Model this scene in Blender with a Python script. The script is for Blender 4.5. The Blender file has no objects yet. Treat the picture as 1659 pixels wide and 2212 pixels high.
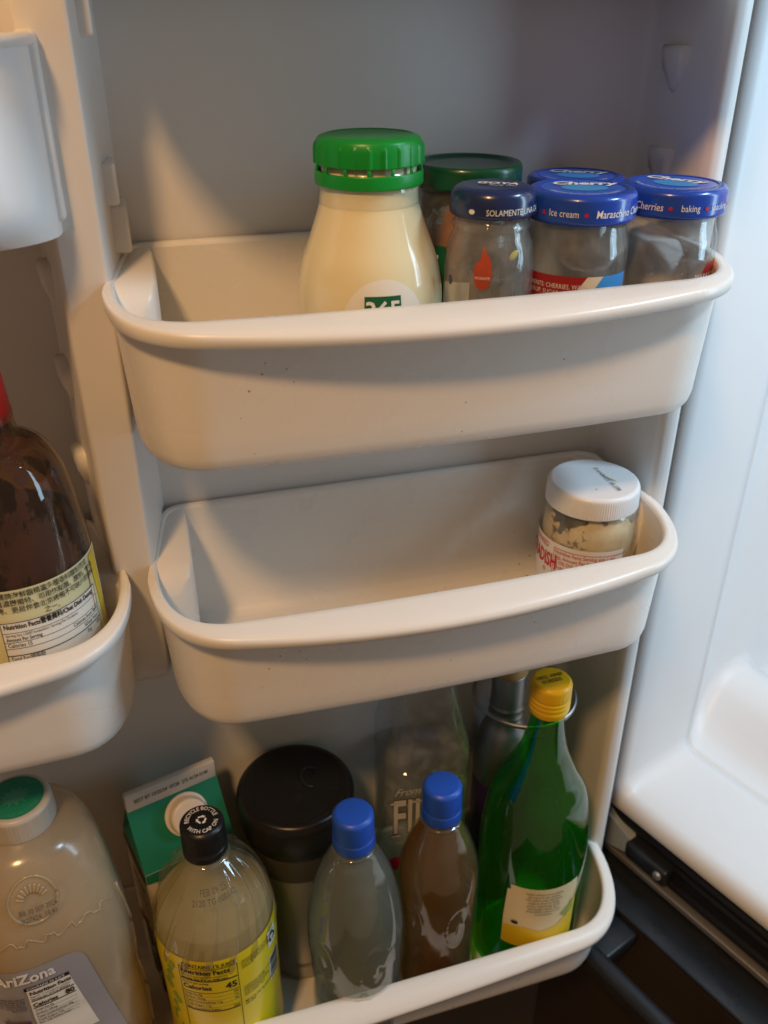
import bpy, bmesh, math, random
from math import sin, cos, pi, radians, sqrt, atan2
from mathutils import Vector, Matrix
random.seed(7)
S = bpy.context.scene
COL = S.collection
ZC = 1.30                       # camera height above the kitchen floor

# ------------------------------------------------------------------ camera
cam_d = bpy.data.cameras.new("camera")
cam = bpy.data.objects.new("camera", cam_d)
COL.objects.link(cam)
cam.location = (0, 0, ZC)
cam.rotation_euler = (radians(90 - 30.0), 0, radians(-16.2))
cam_d.sensor_fit = 'HORIZONTAL'
cam_d.sensor_width = 36.0
cam_d.lens = 36.0 * 1930.0 / 1659.0
cam_d.clip_start = 0.01
cam_d.clip_end = 50
cam_d.dof.use_dof = True
cam_d.dof.focus_distance = 0.50
cam_d.dof.aperture_fstop = 14
S.camera = cam

# ------------------------------------------------------------------ light
W = bpy.data.worlds.new("World")
S.world = W
W.use_nodes = True
bg = W.node_tree.nodes["Background"]
bg.inputs[0].default_value = (0.88, 0.60, 0.40, 1)
bg.inputs[1].default_value = 0.185

def lamp(name, kind, loc, energy, color, size, target=None, size_y=None):
    l = bpy.data.lights.new(name, kind)
    l.energy = energy
    l.color = color
    if kind == 'AREA':
        l.shape = 'RECTANGLE'
        l.size = size
        l.size_y = size_y or size
    else:
        l.shadow_soft_size = size
    o = bpy.data.objects.new(name, l)
    o.location = loc
    if target is not None:
        o.rotation_euler = (Vector(target) - Vector(loc)).to_track_quat('-Z', 'Y').to_euler()
    COL.objects.link(o)
    return o
# warm kitchen ceiling lamp behind the photographer's left shoulder
lamp("kitchen_lamp", 'POINT', (-0.40, -0.36, ZC + 0.90), 46.0, (1.0, 0.565, 0.235), 0.085)
# cool light column on the far wall inside the refrigerator compartment
lamp("refrigerator_lamp", 'AREA', (0.85, 0.16, ZC - 0.06), 2.45, (0.52, 0.79, 1.0), 0.12, (0.20, 0.45, ZC - 0.18), 0.60)
# second cool lamp under the roof of the compartment
lamp("refrigerator_roof_lamp", 'AREA', (0.76, 0.16, ZC + 0.46), 4.0, (0.53, 0.79, 1.0), 0.20, (0.34, 0.42, ZC - 0.3), 0.12)

S.view_settings.view_transform = 'Standard'
S.view_settings.look = 'None'
S.view_settings.gamma = 1
S.view_settings.exposure = 0.0
S.render.engine = 'CYCLES'
S.cycles.use_denoising = True
S.cycles.max_bounces = 14
S.cycles.transparent_max_bounces = 24
S.cycles.transmission_bounces = 10
S.cycles.caustics_reflective = False
S.cycles.caustics_refractive = False
S.cycles.sample_clamp_indirect = 6

# ------------------------------------------------------------------ materials
MATS = {}
def new_mat(name):
    m = bpy.data.materials.new(name)
    m.use_nodes = True
    MATS[name] = m
    nt = m.node_tree
    return m, nt, nt.nodes, nt.links, nt.nodes["Principled BSDF"]

def pm(name, col, rough=0.4, metal=0.0, spec=0.5, coat=0.0, trans=0.0, ior=1.45, sss=0.0,
       mottle=0.0, mscale=40, bump=0.0, bscale=300, specks=None, rvar=0.0, spscale=90, spthr=0.05):
    m, nt, N, L, P = new_mat(name)
    P.inputs['Base Color'].default_value = (*col, 1)
    P.inputs['Roughness'].default_value = rough
    P.inputs['Metallic'].default_value = metal
    P.inputs['Specular IOR Level'].default_value = spec
    P.inputs['Coat Weight'].default_value = coat
    P.inputs['Coat Roughness'].default_value = 0.06
    P.inputs['Transmission Weight'].default_value = trans
    P.inputs['IOR'].default_value = ior
    if sss:
        P.inputs['Subsurface Weight'].default_value = sss
        P.inputs['Subsurface Radius'].default_value = (0.006, 0.004, 0.003)
        P.inputs['Subsurface Scale'].default_value = 1.0
    tc = N.new('ShaderNodeTexCoord')
    out = None
    if mottle or specks:
        mx = N.new('ShaderNodeMix'); mx.data_type = 'RGBA'
        mx.inputs[6].default_value = (*[c * (1 - mottle) for c in col], 1)
        mx.inputs[7].default_value = (*[min(1, c * (1 + mottle)) for c in col], 1)
        nz = N.new('ShaderNodeTexNoise'); nz.inputs['Scale'].default_value = mscale
        nz.inputs['Detail'].default_value = 5
        L.new(tc.outputs['Object'], nz.inputs['Vector'])
        L.new(nz.outputs['Fac'], mx.inputs[0])
        out = mx.outputs[2]
    if specks:
        vo = N.new('ShaderNodeTexVoronoi'); vo.inputs['Scale'].default_value = spscale
        vo.inputs['Randomness'].default_value = 1
        L.new(tc.outputs['Object'], vo.inputs['Vector'])
        n2 = N.new('ShaderNodeTexNoise'); n2.inputs['Scale'].default_value = 14
        n2.inputs['Detail'].default_value = 3
        L.new(tc.outputs['Object'], n2.inputs['Vector'])
        r2 = N.new('ShaderNodeMapRange')
        r2.inputs[1].default_value = 0.45; r2.inputs[2].default_value = 0.75
        r2.inputs[3].default_value = 0.0; r2.inputs[4].default_value = spthr * 2
        L.new(n2.outputs['Fac'], r2.inputs[0])
        lt = N.new('ShaderNodeMath'); lt.operation = 'LESS_THAN'
        L.new(vo.outputs['Distance'], lt.inputs[0]); L.new(r2.outputs[0], lt.inputs[1])
        sc = N.new('ShaderNodeMath'); sc.operation = 'MULTIPLY'; sc.inputs[1].default_value = 0.7
        L.new(lt.outputs[0], sc.inputs[0])
        m3 = N.new('ShaderNodeMix'); m3.data_type = 'RGBA'
        L.new(sc.outputs[0], m3.inputs[0]); L.new(out, m3.inputs[6])
        m3.inputs[7].default_value = (*specks, 1)
        out = m3.outputs[2]
    if out is not None:
        L.new(out, P.inputs['Base Color'])
    if rvar:
        n4 = N.new('ShaderNodeTexNoise'); n4.inputs['Scale'].default_value = 22
        n4.inputs['Detail'].default_value = 6
        L.new(tc.outputs['Object'], n4.inputs['Vector'])
        mr = N.new('ShaderNodeMapRange')
        mr.inputs[1].default_value = 0.3; mr.inputs[2].default_value = 0.7
        mr.inputs[3].default_value = rough - rvar; mr.inputs[4].default_value = rough + rvar
        L.new(n4.outputs['Fac'], mr.inputs[0]); L.new(mr.outputs[0], P.inputs['Roughness'])
    if bump:
        nb = N.new('ShaderNodeTexNoise'); nb.inputs['Scale'].default_value = bscale
        nb.inputs['Detail'].default_value = 3
        L.new(tc.outputs['Object'], nb.inputs['Vector'])
        bp = N.new('ShaderNodeBump'); bp.inputs['Strength'].default_value = bump
        bp.inputs['Distance'].default_value = 0.001
        L.new(nb.outputs['Fac'], bp.inputs['Height']); L.new(bp.outputs[0], P.inputs['Normal'])
    return m

def thin_glass(name, tint=(0.985, 0.99, 0.985), haze=0.04, hazecol=(0.7, 0.72, 0.7), rough=0.04, ior=1.5,
               streak=0.0, sscale=(30, 30, 30), bump=0.0, bscale=60, base=0.05):
    """thin clear wall: see-through, tinted, with Fresnel reflections and a little haze"""
    m, nt, N, L, P = new_mat(name)
    N.remove(P)
    o = N["Material Output"]
    tr = N.new('ShaderNodeBsdfTransparent'); tr.inputs[0].default_value = (*tint, 1)
    df = N.new('ShaderNodeBsdfDiffuse'); df.inputs[0].default_value = (*hazecol, 1)
    gl = N.new('ShaderNodeBsdfGlossy'); gl.inputs['Roughness'].default_value = rough
    lw = N.new('ShaderNodeLayerWeight'); lw.inputs[0].default_value = 0.5
    pw = N.new('ShaderNodeMath'); pw.operation = 'POWER'; pw.inputs[1].default_value = 3.6
    L.new(lw.outputs['Facing'], pw.inputs[0])
    fr = N.new('ShaderNodeMath'); fr.operation = 'MULTIPLY_ADD'
    fr.inputs[1].default_value = 0.55; fr.inputs[2].default_value = base
    L.new(pw.outputs[0], fr.inputs[0])
    a = N.new('ShaderNodeMixShader'); a.inputs[0].default_value = haze
    b = N.new('ShaderNodeMixShader')
    L.new(tr.outputs[0], a.inputs[1]); L.new(df.outputs[0], a.inputs[2])
    L.new(fr.outputs[0], b.inputs[0]); L.new(a.outputs[0], b.inputs[1]); L.new(gl.outputs[0], b.inputs[2])
    L.new(b.outputs[0], o.inputs[0])
    tc = N.new('ShaderNodeTexCoord')
    if streak:
        mp = N.new('ShaderNodeMapping'); mp.inputs['Scale'].default_value = sscale
        L.new(tc.outputs['Object'], mp.inputs[0])
        nz = N.new('ShaderNodeTexNoise'); nz.inputs['Scale'].default_value = 1; nz.inputs['Detail'].default_value = 5
        L.new(mp.outputs[0], nz.inputs['Vector'])
        mr = N.new('ShaderNodeMapRange'); mr.inputs[1].default_value = 0.42; mr.inputs[2].default_value = 0.72
        mr.inputs[3].default_value = haze; mr.inputs[4].default_value = haze + streak
        L.new(nz.outputs['Fac'], mr.inputs[0]); L.new(mr.outputs[0], a.inputs[0])
    if bump:
        nb = N.new('ShaderNodeTexNoise'); nb.inputs['Scale'].default_value = bscale; nb.inputs['Detail'].default_value = 3
        L.new(tc.outputs['Object'], nb.inputs['Vector'])
        bp = N.new('ShaderNodeBump'); bp.inputs['Strength'].default_value = bump; bp.inputs['Distance'].default_value = 0.001
        L.new(nb.outputs['Fac'], bp.inputs['Height'])
        L.new(bp.outputs[0], gl.inputs['Normal'])
    return m

def murky(name, col, trans=0.35, tint=(0.8, 0.75, 0.6), mottle=0.15, mscale=25):
    """cloudy liquid: scatters light through, partly see-through"""
    m, nt, N, L, P = new_mat(name)
    N.remove(P)
    o = N["Material Output"]
    df = N.new('ShaderNodeBsdfDiffuse'); tl = N.new('ShaderNodeBsdfTranslucent')
    tr = N.new('ShaderNodeBsdfTransparent'); tr.inputs[0].default_value = (*tint, 1)
    tc = N.new('ShaderNodeTexCoord')
    nz = N.new('ShaderNodeTexNoise'); nz.inputs['Scale'].default_value = mscale; nz.inputs['Detail'].default_value = 3
    L.new(tc.outputs['Object'], nz.inputs['Vector'])
    mx = N.new('ShaderNodeMix'); mx.data_type = 'RGBA'
    mx.inputs[6].default_value = (*[c * (1 - mottle) for c in col], 1)
    mx.inputs[7].default_value = (*[min(1, c * (1 + mottle)) for c in col], 1)
    L.new(nz.outputs['Fac'], mx.inputs[0])
    L.new(mx.outputs[2], df.inputs[0]); L.new(mx.outputs[2], tl.inputs[0])
    a = N.new('ShaderNodeMixShader'); a.inputs[0].default_value = 0.5
    L.new(df.outputs[0], a.inputs[1]); L.new(tl.outputs[0], a.inputs[2])
    b = N.new('ShaderNodeMixShader'); b.inputs[0].default_value = trans
    L.new(a.outputs[0], b.inputs[1]); L.new(tr.outputs[0], b.inputs[2])
    L.new(b.outputs[0], o.inputs[0])
    return m

def residue(name, cols, thr=0.5, scale=45, seed=0, stretch=(1, 1, 1), tint=(0.9, 0.88, 0.75), zfade=None):
    """food smeared on the inside of a jar: ragged patches, see-through between them"""
    m, nt, N, L, P = new_mat(name)
    o = N["Material Output"]
    P.inputs['Roughness'].default_value = 0.5
    tr = N.new('ShaderNodeBsdfTransparent'); tr.inputs[0].default_value = (*tint, 1)
    tc = N.new('ShaderNodeTexCoord')
    mp = N.new('ShaderNodeMapping'); mp.inputs['Location'].default_value = (seed, seed * 1.7, 0)
    mp.inputs['Scale'].default_value = stretch
    L.new(tc.outputs['Object'], mp.inputs[0])
    n1 = N.new('ShaderNodeTexNoise'); n1.inputs['Scale'].default_value = scale
    n1.inputs['Detail'].default_value = 9; n1.inputs['Roughness'].default_value = 0.62
    L.new(mp.outputs[0], n1.inputs['Vector'])
    val = n1.outputs['Fac']
    if zfade:
        sp = N.new('ShaderNodeSeparateXYZ'); L.new(tc.outputs['Object'], sp.inputs[0])
        mz = N.new('ShaderNodeMapRange')
        mz.inputs[1].default_value = zfade[0]; mz.inputs[2].default_value = zfade[1]
        mz.inputs[3].default_value = 0.16; mz.inputs[4].default_value = -0.16
        L.new(sp.outputs[2], mz.inputs[0])
        ad = N.new('ShaderNodeMath'); ad.operation = 'ADD'
        L.new(val, ad.inputs[0]); L.new(mz.outputs[0], ad.inputs[1]); val = ad.outputs[0]
    cr = N.new('ShaderNodeMapRange'); cr.inputs[1].default_value = thr - 0.012; cr.inputs[2].default_value = thr + 0.02
    L.new(val, cr.inputs[0])
    n2 = N.new('ShaderNodeTexNoise'); n2.inputs['Scale'].default_value = scale * 2.2; n2.inputs['Detail'].default_value = 6
    L.new(mp.outputs[0], n2.inputs['Vector'])
    rp_ = N.new('ShaderNodeValToRGB')
    rp_.color_ramp.elements[0].position = 0.3; rp_.color_ramp.elements[0].color = (*cols[0], 1)
    rp_.color_ramp.elements[1].position = 0.7; rp_.color_ramp.elements[1].color = (*cols[1], 1)
    L.new(n2.outputs['Fac'], rp_.inputs[0]); L.new(rp_.outputs[0], P.inputs['Base Color'])
    mx = N.new('ShaderNodeMixShader')
    L.new(cr.outputs[0], mx.inputs[0]); L.new(tr.outputs[0], mx.inputs[1]); L.new(P.outputs[0], mx.inputs[2])
    L.new(mx.outputs[0], o.inputs[0])
    return m

M_BIN = pm('bin_plastic', (0.82, 0.795, 0.755), 0.29, spec=0.5, sss=0.06, mottle=0.025, mscale=9, bump=0.05, bscale=900,
           specks=(0.16, 0.11, 0.07), spthr=0.055, spscale=95, rvar=0.08)
M_RIM = pm('rim_plastic', (0.83, 0.81, 0.77), 0.31, spec=0.5, mottle=0.03, mscale=14, bump=0.03, bscale=700, rvar=0.07)
M_PANEL = pm('door_liner', (0.76, 0.74, 0.72), 0.36, spec=0.4, mottle=0.03, mscale=6, bump=0.05, bscale=700, rvar=0.06)
M_LINER = pm('cabinet_liner', (0.80, 0.81, 0.82), 0.35, spec=0.5, mottle=0.02, mscale=5, bump=0.03, bscale=500,
             specks=(0.2, 0.18, 0.15), spthr=0.02, spscale=40, rvar=0.06)
M_BLACK = pm('black_rubber', (0.012, 0.012, 0.014), 0.55, mottle=0.3, mscale=60, bump=0.1, bscale=400)
M_BLACKP = pm('black_plastic', (0.020, 0.023, 0.028), 0.33, mottle=0.25, mscale=30, rvar=0.1)
M_DRAWER = pm('drawer_face', (0.035, 0.026, 0.02), 0.32, mottle=0.3, mscale=12, rvar=0.1)
M_STEEL = pm('steel', (0.36, 0.35, 0.35), 0.42, metal=1.0, mottle=0.06, mscale=40, rvar=0.1)
M_STRIP = pm('brushed_strip', (0.42, 0.41, 0.40), 0.45, metal=0.7, mottle=0.1, mscale=30)
M_HINGE = pm('hinge_enamel', (0.40, 0.47, 0.52), 0.4, mottle=0.1, mscale=60)
M_FLOOR = pm('dark_floor', (0.045, 0.03, 0.02), 0.4, mottle=0.35, mscale=6)
M_INKB = pm('black_ink', (0.015, 0.014, 0.013), 0.5, mottle=0.1)
M_INKW = pm('white_ink', (0.8, 0.79, 0.76), 0.5, mottle=0.05)
M_INKR = pm('red_ink', (0.55, 0.02, 0.03), 0.5, mottle=0.1)
M_INKG = pm('grey_ink', (0.11, 0.105, 0.10), 0.5, mottle=0.1)

# ------------------------------------------------------------------ mesh helpers
def link(o, parent=None):
    COL.objects.link(o)
    if parent is not None:
        o.parent = parent
    return o
def mesh(name, verts, faces, mat, parent=None, smooth=True):
    me = bpy.data.meshes.new(name)
    me.from_pydata([tuple(v) for v in verts], [], faces)
    me.update()
    if smooth:
        me.polygons.foreach_set('use_smooth', [True] * len(me.polygons))
    me.materials.append(mat)
    return link(bpy.data.objects.new(name, me), parent)
def empty(name, loc=(0, 0, 0), rz=0.0):
    o = bpy.data.objects.new(name, None)
    o.empty_display_size = 0.02
    o.location = loc
    o.rotation_euler = (0, 0, rz)
    return link(o)
def tag(o, label, cat, group=None):
    o['label'] = label
    o['category'] = cat
    if group:
        o['group'] = group
    return o
def fillet(pts, rad, n=4):
    out = [pts[0]]
    for i in range(1, len(pts) - 1):
        a, b, c = Vector(pts[i - 1]), Vector(pts[i]), Vector(pts[i + 1])
        r = min(rad, (a - b).length * 0.48, (c - b).length * 0.48)
        if r < 1e-6:
            out.append(pts[i]); continue
        p, q = b + (a - b).normalized() * r, b + (c - b).normalized() * r
        for k in range(n + 1):
            t = k / n
            v = p * (1 - t) ** 2 + b * (2 * t * (1 - t)) + q * t * t
            out.append(tuple(v))
    out.append(pts[-1])
    return out
def smooth_curve(pts, n=5):
    """Catmull-Rom through (r,z) points"""
    P = [Vector(p) for p in pts]
    P = [P[0] * 2 - P[1]] + P + [P[-1] * 2 - P[-2]]
    out = []
    for i in range(1, len(P) - 2):
        for k in range(n):
            t = k / n
            a, b, c, d = P[i - 1], P[i], P[i + 1], P[i + 2]
            v = 0.5 * ((2 * b) + (c - a) * t + (2 * a - 5 * b + 4 * c - d) * t * t + (3 * b - a - 3 * c + d) * t ** 3)
            out.append((max(v[0], 0.0), v[1]))
    out.append(tuple(pts[-1]))
    return out
def lathe(name, prof, mat, parent=None, seg=64, rfun=None, smooth=True):
    V, F = [], []
    n = len(prof)
    for i in range(seg):
        a = 2 * pi * i / seg
        for j, (r, z) in enumerate(prof):
            rr = r if rfun is None else rfun(r, z, a)
            V.append((rr * sin(a), -rr * cos(a), z))
    for i in range(seg):
        i2 = (i + 1) % seg
        for j in range(n - 1):
            F.append((i * n + j, i2 * n + j, i2 * n + j + 1, i * n + j + 1))
    me = mesh(name, V, F, mat, parent, smooth)
    bm = bmesh.new(); bm.from_mesh(me.data)
    bmesh.ops.remove_doubles(bm, verts=bm.verts, dist=1e-6)
    bmesh.ops.recalc_face_normals(bm, faces=bm.faces)
    bm.to_mesh(me.data); bm.free()
    return me
def prof_r(prof):
    """radius at height from an outer profile (list r,z)"""
    pts = sorted([(z, r) for r, z in prof])
    def f(z):
        if z <= pts[0][0]: return pts[0][1]
        for (z0, r0), (z1, r1) in zip(pts, pts[1:]):
            if z0 <= z <= z1:
                return r0 if z1 - z0 < 1e-9 else r0 + (r1 - r0) * (z - z0) / (z1 - z0)
        return pts[-1][1]
    return f
def wrap(rf, a0=0.0, h0=0.0, off=0.0004, rot=0.0, rref=None):
    """map flat print (x to the right, y up) on a turned surface, centre at angle a0 and height h0"""
    rr = rref or rf(h0)
    cr, sr = cos(rot), sin(rot)
    def fn(x, y):
        X, Y = x * cr - y * sr, x * sr + y * cr
        z = h0 + Y
        r = rf(z) + off
        a = a0 + X / rr
        return (r * sin(a), -r * cos(a), z)
    return fn
def topmap(z, rot=0.0, ox=0.0, oy=0.0):
    cr, sr = cos(rot), sin(rot)
    return lambda x, y: (ox + x * cr - y * sr, oy + x * sr + y * cr, z)
def patch(name, fn, pts_or_rect, mat, parent, nx=24, ny=6):
    """printed area or paper: rectangle (x0,y0,x1,y1) or outline polygon mapped on a surface"""
    if len(pts_or_rect) == 4 and not isinstance(pts_or_rect[0], (tuple, list)):
        x0, y0, x1, y1 = pts_or_rect
        V = [fn(x0 + (x1 - x0) * i / nx, y0 + (y1 - y0) * j / ny) for j in range(ny + 1) for i in range(nx + 1)]
        F = [(j * (nx + 1) + i, j * (nx + 1) + i + 1, (j + 1) * (nx + 1) + i + 1, (j + 1) * (nx + 1) + i)
             for j in range(ny) for i in range(nx)]
        return mesh(name, V, F, mat, parent)
    bm = bmesh.new()
    vs = [bm.verts.new((x, y, 0)) for x, y in pts_or_rect]
    bm.faces.new(vs)
    xs = [p[0] for p in pts_or_rect]; ys = [p[1] for p in pts_or_rect]
    step = max(max(xs) - min(xs), max(ys) - min(ys)) / 14
    for ax, lo, hi in ((0, min(xs), max(xs)), (1, min(ys), max(ys))):
        k = lo + step
        while k < hi:
            no = [0, 0, 0]; no[ax] = 1
            co = [0, 0, 0]; co[ax] = k
            bmesh.ops.bisect_plane(bm, geom=bm.verts[:] + bm.edges[:] + bm.faces[:], plane_co=co, plane_no=no)
            k += step
    for v in bm.verts:
        v.co = fn(v.co.x, v.co.y)
    me = bpy.data.meshes.new(name); bm.to_mesh(me); bm.free()
    me.materials.append(mat)
    me.polygons.foreach_set('use_smooth', [True] * len(me.polygons))
    return link(bpy.data.objects.new(name, me), parent)
def ring2d(cx, cy, rx, ry=None, n=40):
    ry = ry or rx
    return [(cx + rx * cos(2 * pi * k / n), cy + ry * sin(2 * pi * k / n)) for k in range(n)]
def lettering(body, size, fn, mat, parent, align='CENTER', bold=0.0, shear=0.0, sx=1.0, line=1.0, arc=None, res=2):
    c = bpy.data.curves.new('t', 'FONT')
    c.body = body; c.size = size; c.align_x = align; c.align_y = 'CENTER'
    c.offset = bold * size; c.shear = shear; c.space_line = line; c.resolution_u = res
    o = bpy.data.objects.new('t', c)
    me = bpy.data.meshes.new_from_object(o)
    bpy.data.objects.remove(o); bpy.data.curves.remove(c)
    me.name = 'lettering'
    for v in me.vertices:
        x, y = v.co.x * sx, v.co.y
        if arc:
            R, ac = arc
            a = ac - x / R
            rr = abs(R) + y * (1 if R > 0 else -1)
            x, y = rr * cos(a), rr * sin(a)
        v.co = fn(x, y)
    me.materials.clear(); me.materials.append(mat)
    return link(bpy.data.objects.new('lettering', me), parent)
def box(name, lo, hi, mat, parent=None, bev=0.002, seg=3):
    bm = bmesh.new()
    bmesh.ops.create_cube(bm, size=1)
    for v in bm.verts:
        v.co = Vector([(lo[i] + hi[i]) / 2 + v.co[i] * (hi[i] - lo[i]) for i in range(3)])
    if bev:
        bmesh.ops.bevel(bm, geom=bm.edges[:], offset=bev, segments=seg, affect='EDGES', profile=0.5)
    me = bpy.data.meshes.new(name); bm.to_mesh(me); bm.free()
    me.polygons.foreach_set('use_smooth', [True] * len(me.polygons))
    me.materials.append(mat)
    return link(bpy.data.objects.new(name, me), parent)
def extrude_profile(name, prof, z0, z1, mat, parent=None, closed=False, nz=1, cap=False):
    V, F = [], []
    n = len(prof)
    for k in range(nz + 1):
        z = z0 + (z1 - z0) * k / nz
        V += [(x, y, z) for x, y in prof]
    m = n if closed else n - 1
    for k in range(nz):
        for i in range(m):
            j = (i + 1) % n
            F.append((k * n + i, k * n + j, (k + 1) * n + j, (k + 1) * n + i))
    if cap:
        F.append(tuple(range(n - 1, -1, -1))); F.append(tuple(nz * n + i for i in range(n)))
    return mesh(name, V, F, mat, parent)
def tube(name, pts, rad, mat, parent=None, seg=10):
    V, F = [], []
    P = [Vector(p) for p in pts]
    n = len(P)
    up = Vector((0, 0, 1))
    for i in range(n):
        t = (P[min(i + 1, n - 1)] - P[max(i - 1, 0)]).normalized()
        a = t.cross(up)
        if a.length < 1e-3: a = t.cross(Vector((1, 0, 0)))
        a.normalize(); b = a.cross(t)
        r = rad(i / (n - 1)) if callable(rad) else rad
        for k in range(seg):
            q = 2 * pi * k / seg
            V.append(P[i] + a * (r * cos(q)) + b * (r * sin(q)))
    for i in range(n - 1):
        for k in range(seg):
            k2 = (k + 1) % seg
            F.append((i * seg + k, i * seg + k2, (i + 1) * seg + k2, (i + 1) * seg + k))
    F.append(tuple(range(seg - 1, -1, -1))); F.append(tuple((n - 1) * seg + k for k in range(seg)))
    return mesh(name, V, F, mat, parent)
def sstep(a, b, x):
    t = max(0.0, min(1.0, (x - a) / (b - a)))
    return t * t * (3 - 2 * t)
def face_cam(x, y):
    return -atan2(x, y)

# ------------------------------------------------------------------ the setting
fl = mesh('floor', [(-0.6, -0.6, 0), (1.1, -0.6, 0), (1.1, 1.0, 0), (-0.6, 1.0, 0)], [(0, 1, 2, 3)], M_FLOOR)
fl['kind'] = 'structure'

fridge = empty('refrigerator', (0.39, 0.47, 0))
tag(fridge, 'open refrigerator with pale plastic door liner, white cabinet interior and black lower frame', 'refrigerator')
def fc(o):            # parent while keeping world coordinates
    o.parent = fridge
    o.matrix_parent_inverse = Matrix.Translation((-0.39, -0.47, 0))
    return o
Y_BACK, Y_PIL = 0.5225, 0.457
# door inner panel: left dike, back sheet, right dike, one moulded sheet
prof = [(-0.385, 0.585), (-0.385, 0.472), (-0.371, 0.457), (-0.357, 0.457), (-0.350, Y_BACK),
        (0.313, Y_BACK), (0.320, 0.457), (0.334, 0.457), (0.338, 0.478), (0.338, 0.585)]
prof = fillet(prof, 0.007, 5)
door = fc(extrude_profile('door', prof, ZC - 0.78, ZC + 0.45, M_PANEL))
door['label'] = 'pale moulded inner face of the open door'
# centre divider between the two columns of bins, rounded lower end
dv = fillet([(-0.0425, Y_BACK + 0.004), (-0.0312, 0.4605), (-0.0297, Y_PIL), (-0.0083, Y_PIL), (-0.0067, 0.4605), (0.0040, Y_BACK + 0.004)], 0.004, 5)
V, F = [], []
lev = [ZC + 0.45, ZC - 0.361] + [ZC - 0.361 - 0.020 * sin(k / 6 * pi / 2) for k in range(1, 7)]
ins = [0, 0] + [1 - cos(k / 6 * pi / 2) for k in range(1, 7)]
for z, q in zip(lev, ins):
    for x, y in dv:
        V.append((-0.0190 + (x + 0.0190) * (1 - 0.12 * q), Y_BACK + 0.004 - (Y_BACK + 0.004 - y) * (1 - 0.25 * q), z))
n = len(dv)
for k in range(len(lev) - 1):
    for i in range(n - 1):
        F.append((k * n + i, (k + 1) * n + i, (k + 1) * n + i + 1, k * n + i + 1))
F.append(tuple((len(lev) - 1) * n + i for i in range(n)))
dvo = mesh('divider', V, F, M_PANEL); dvo.parent = door
# wedge-shaped bin hooks on the recess walls
def hook(side, zc, yc, w, h):
    """side: wall function x(y), sign of protrusion"""
    xw, sg = side
    V = []
    sh = [(-w / 2, h / 2), (w / 2, h / 2), (w / 2 * 0.86, 0.05 * h), (0.15 * w, -h * 0.42), (0, -h / 2), (-0.15 * w, -h * 0.42), (-w / 2 * 0.86, 0.05 * h)]
    m = len(sh)
    for pr, s in ((-0.002, 1.0), (0.004, 0.97), (0.0062, 0.78)):
        for a, b in sh:
            y = yc + a * s
            V.append((xw(y) + sg * pr * (0.35 + 0.65 * sstep(-h / 2, h / 4, b)), y, zc + b * (s if pr > 0.005 else 1)))
    F = [tuple(2 * m + i for i in range(m))]
    for k in range(2):
        for i in range(m):
            j = (i + 1) % m
            F.append((k * m + i, k * m + j, (k + 1) * m + j, (k + 1) * m + i))
    o = mesh('hook', V, F, M_PANEL, None, True); o.parent = door
    bm = bmesh.new(); bm.from_mesh(o.data)
    bmesh.ops.recalc_face_normals(bm, faces=bm.faces); bm.to_mesh(o.data); bm.free()
wallR = (lambda y: 0.320 - (y - 0.457) * (0.007 / 0.0655), -1)
wallPr = (lambda y: -0.0067 + (y - 0.4605) * (0.0107 / 0.066), 1)
wallPl = (lambda y: -0.0312 - (y - 0.4605) * (0.0113 / 0.066), -1)
for z in (-0.0355, -0.089):
    hook(wallR, ZC + z, 0.494, 0.019, 0.024)
for z in (-0.131, -0.184, -0.238):
    hook(wallPl, ZC + z, 0.496, 0.019, 0.024)
for z0, z1, y0, y1, pr in ((-0.016, 0.04, 0.474, 0.504, 0.004), (-0.0905, -0.0705, 0.480, 0.504, 0.0045), (-0.116, -0.0915, 0.488, 0.514, 0.006)):
    xm = wallPr[0]((y0 + y1) / 2)
    box('hook', (xm - 0.006, y0, ZC + z0), (xm + pr, y1, ZC + z1), M_PANEL, door, 0.002, 3)
# rubber seal round the edge of the door
gs = extrude_profile('door_seal', fillet([(0.3375, 0.482), (0.3440, 0.4760), (0.3560, 0.488), (0.3560, 0.526), (0.3375, 0.526)], 0.003, 3),
                     ZC - 0.78, ZC + 0.45, M_BLACK); gs.parent = door

# cabinet: local X along the opening away from the hinge, local Y into the cabinet
CAB = empty('cabinet', (0.3742, 0.505, ZC - 0.6398), atan2(-0.939, 0.345))
CAB['label'] = 'white cabinet interior beyond the hinge side of the door'
def cab(o): o.parent = CAB; return o
CAB.parent = fridge; CAB.matrix_parent_inverse = Matrix.Translation((-0.39, -0.47, 0))
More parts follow.
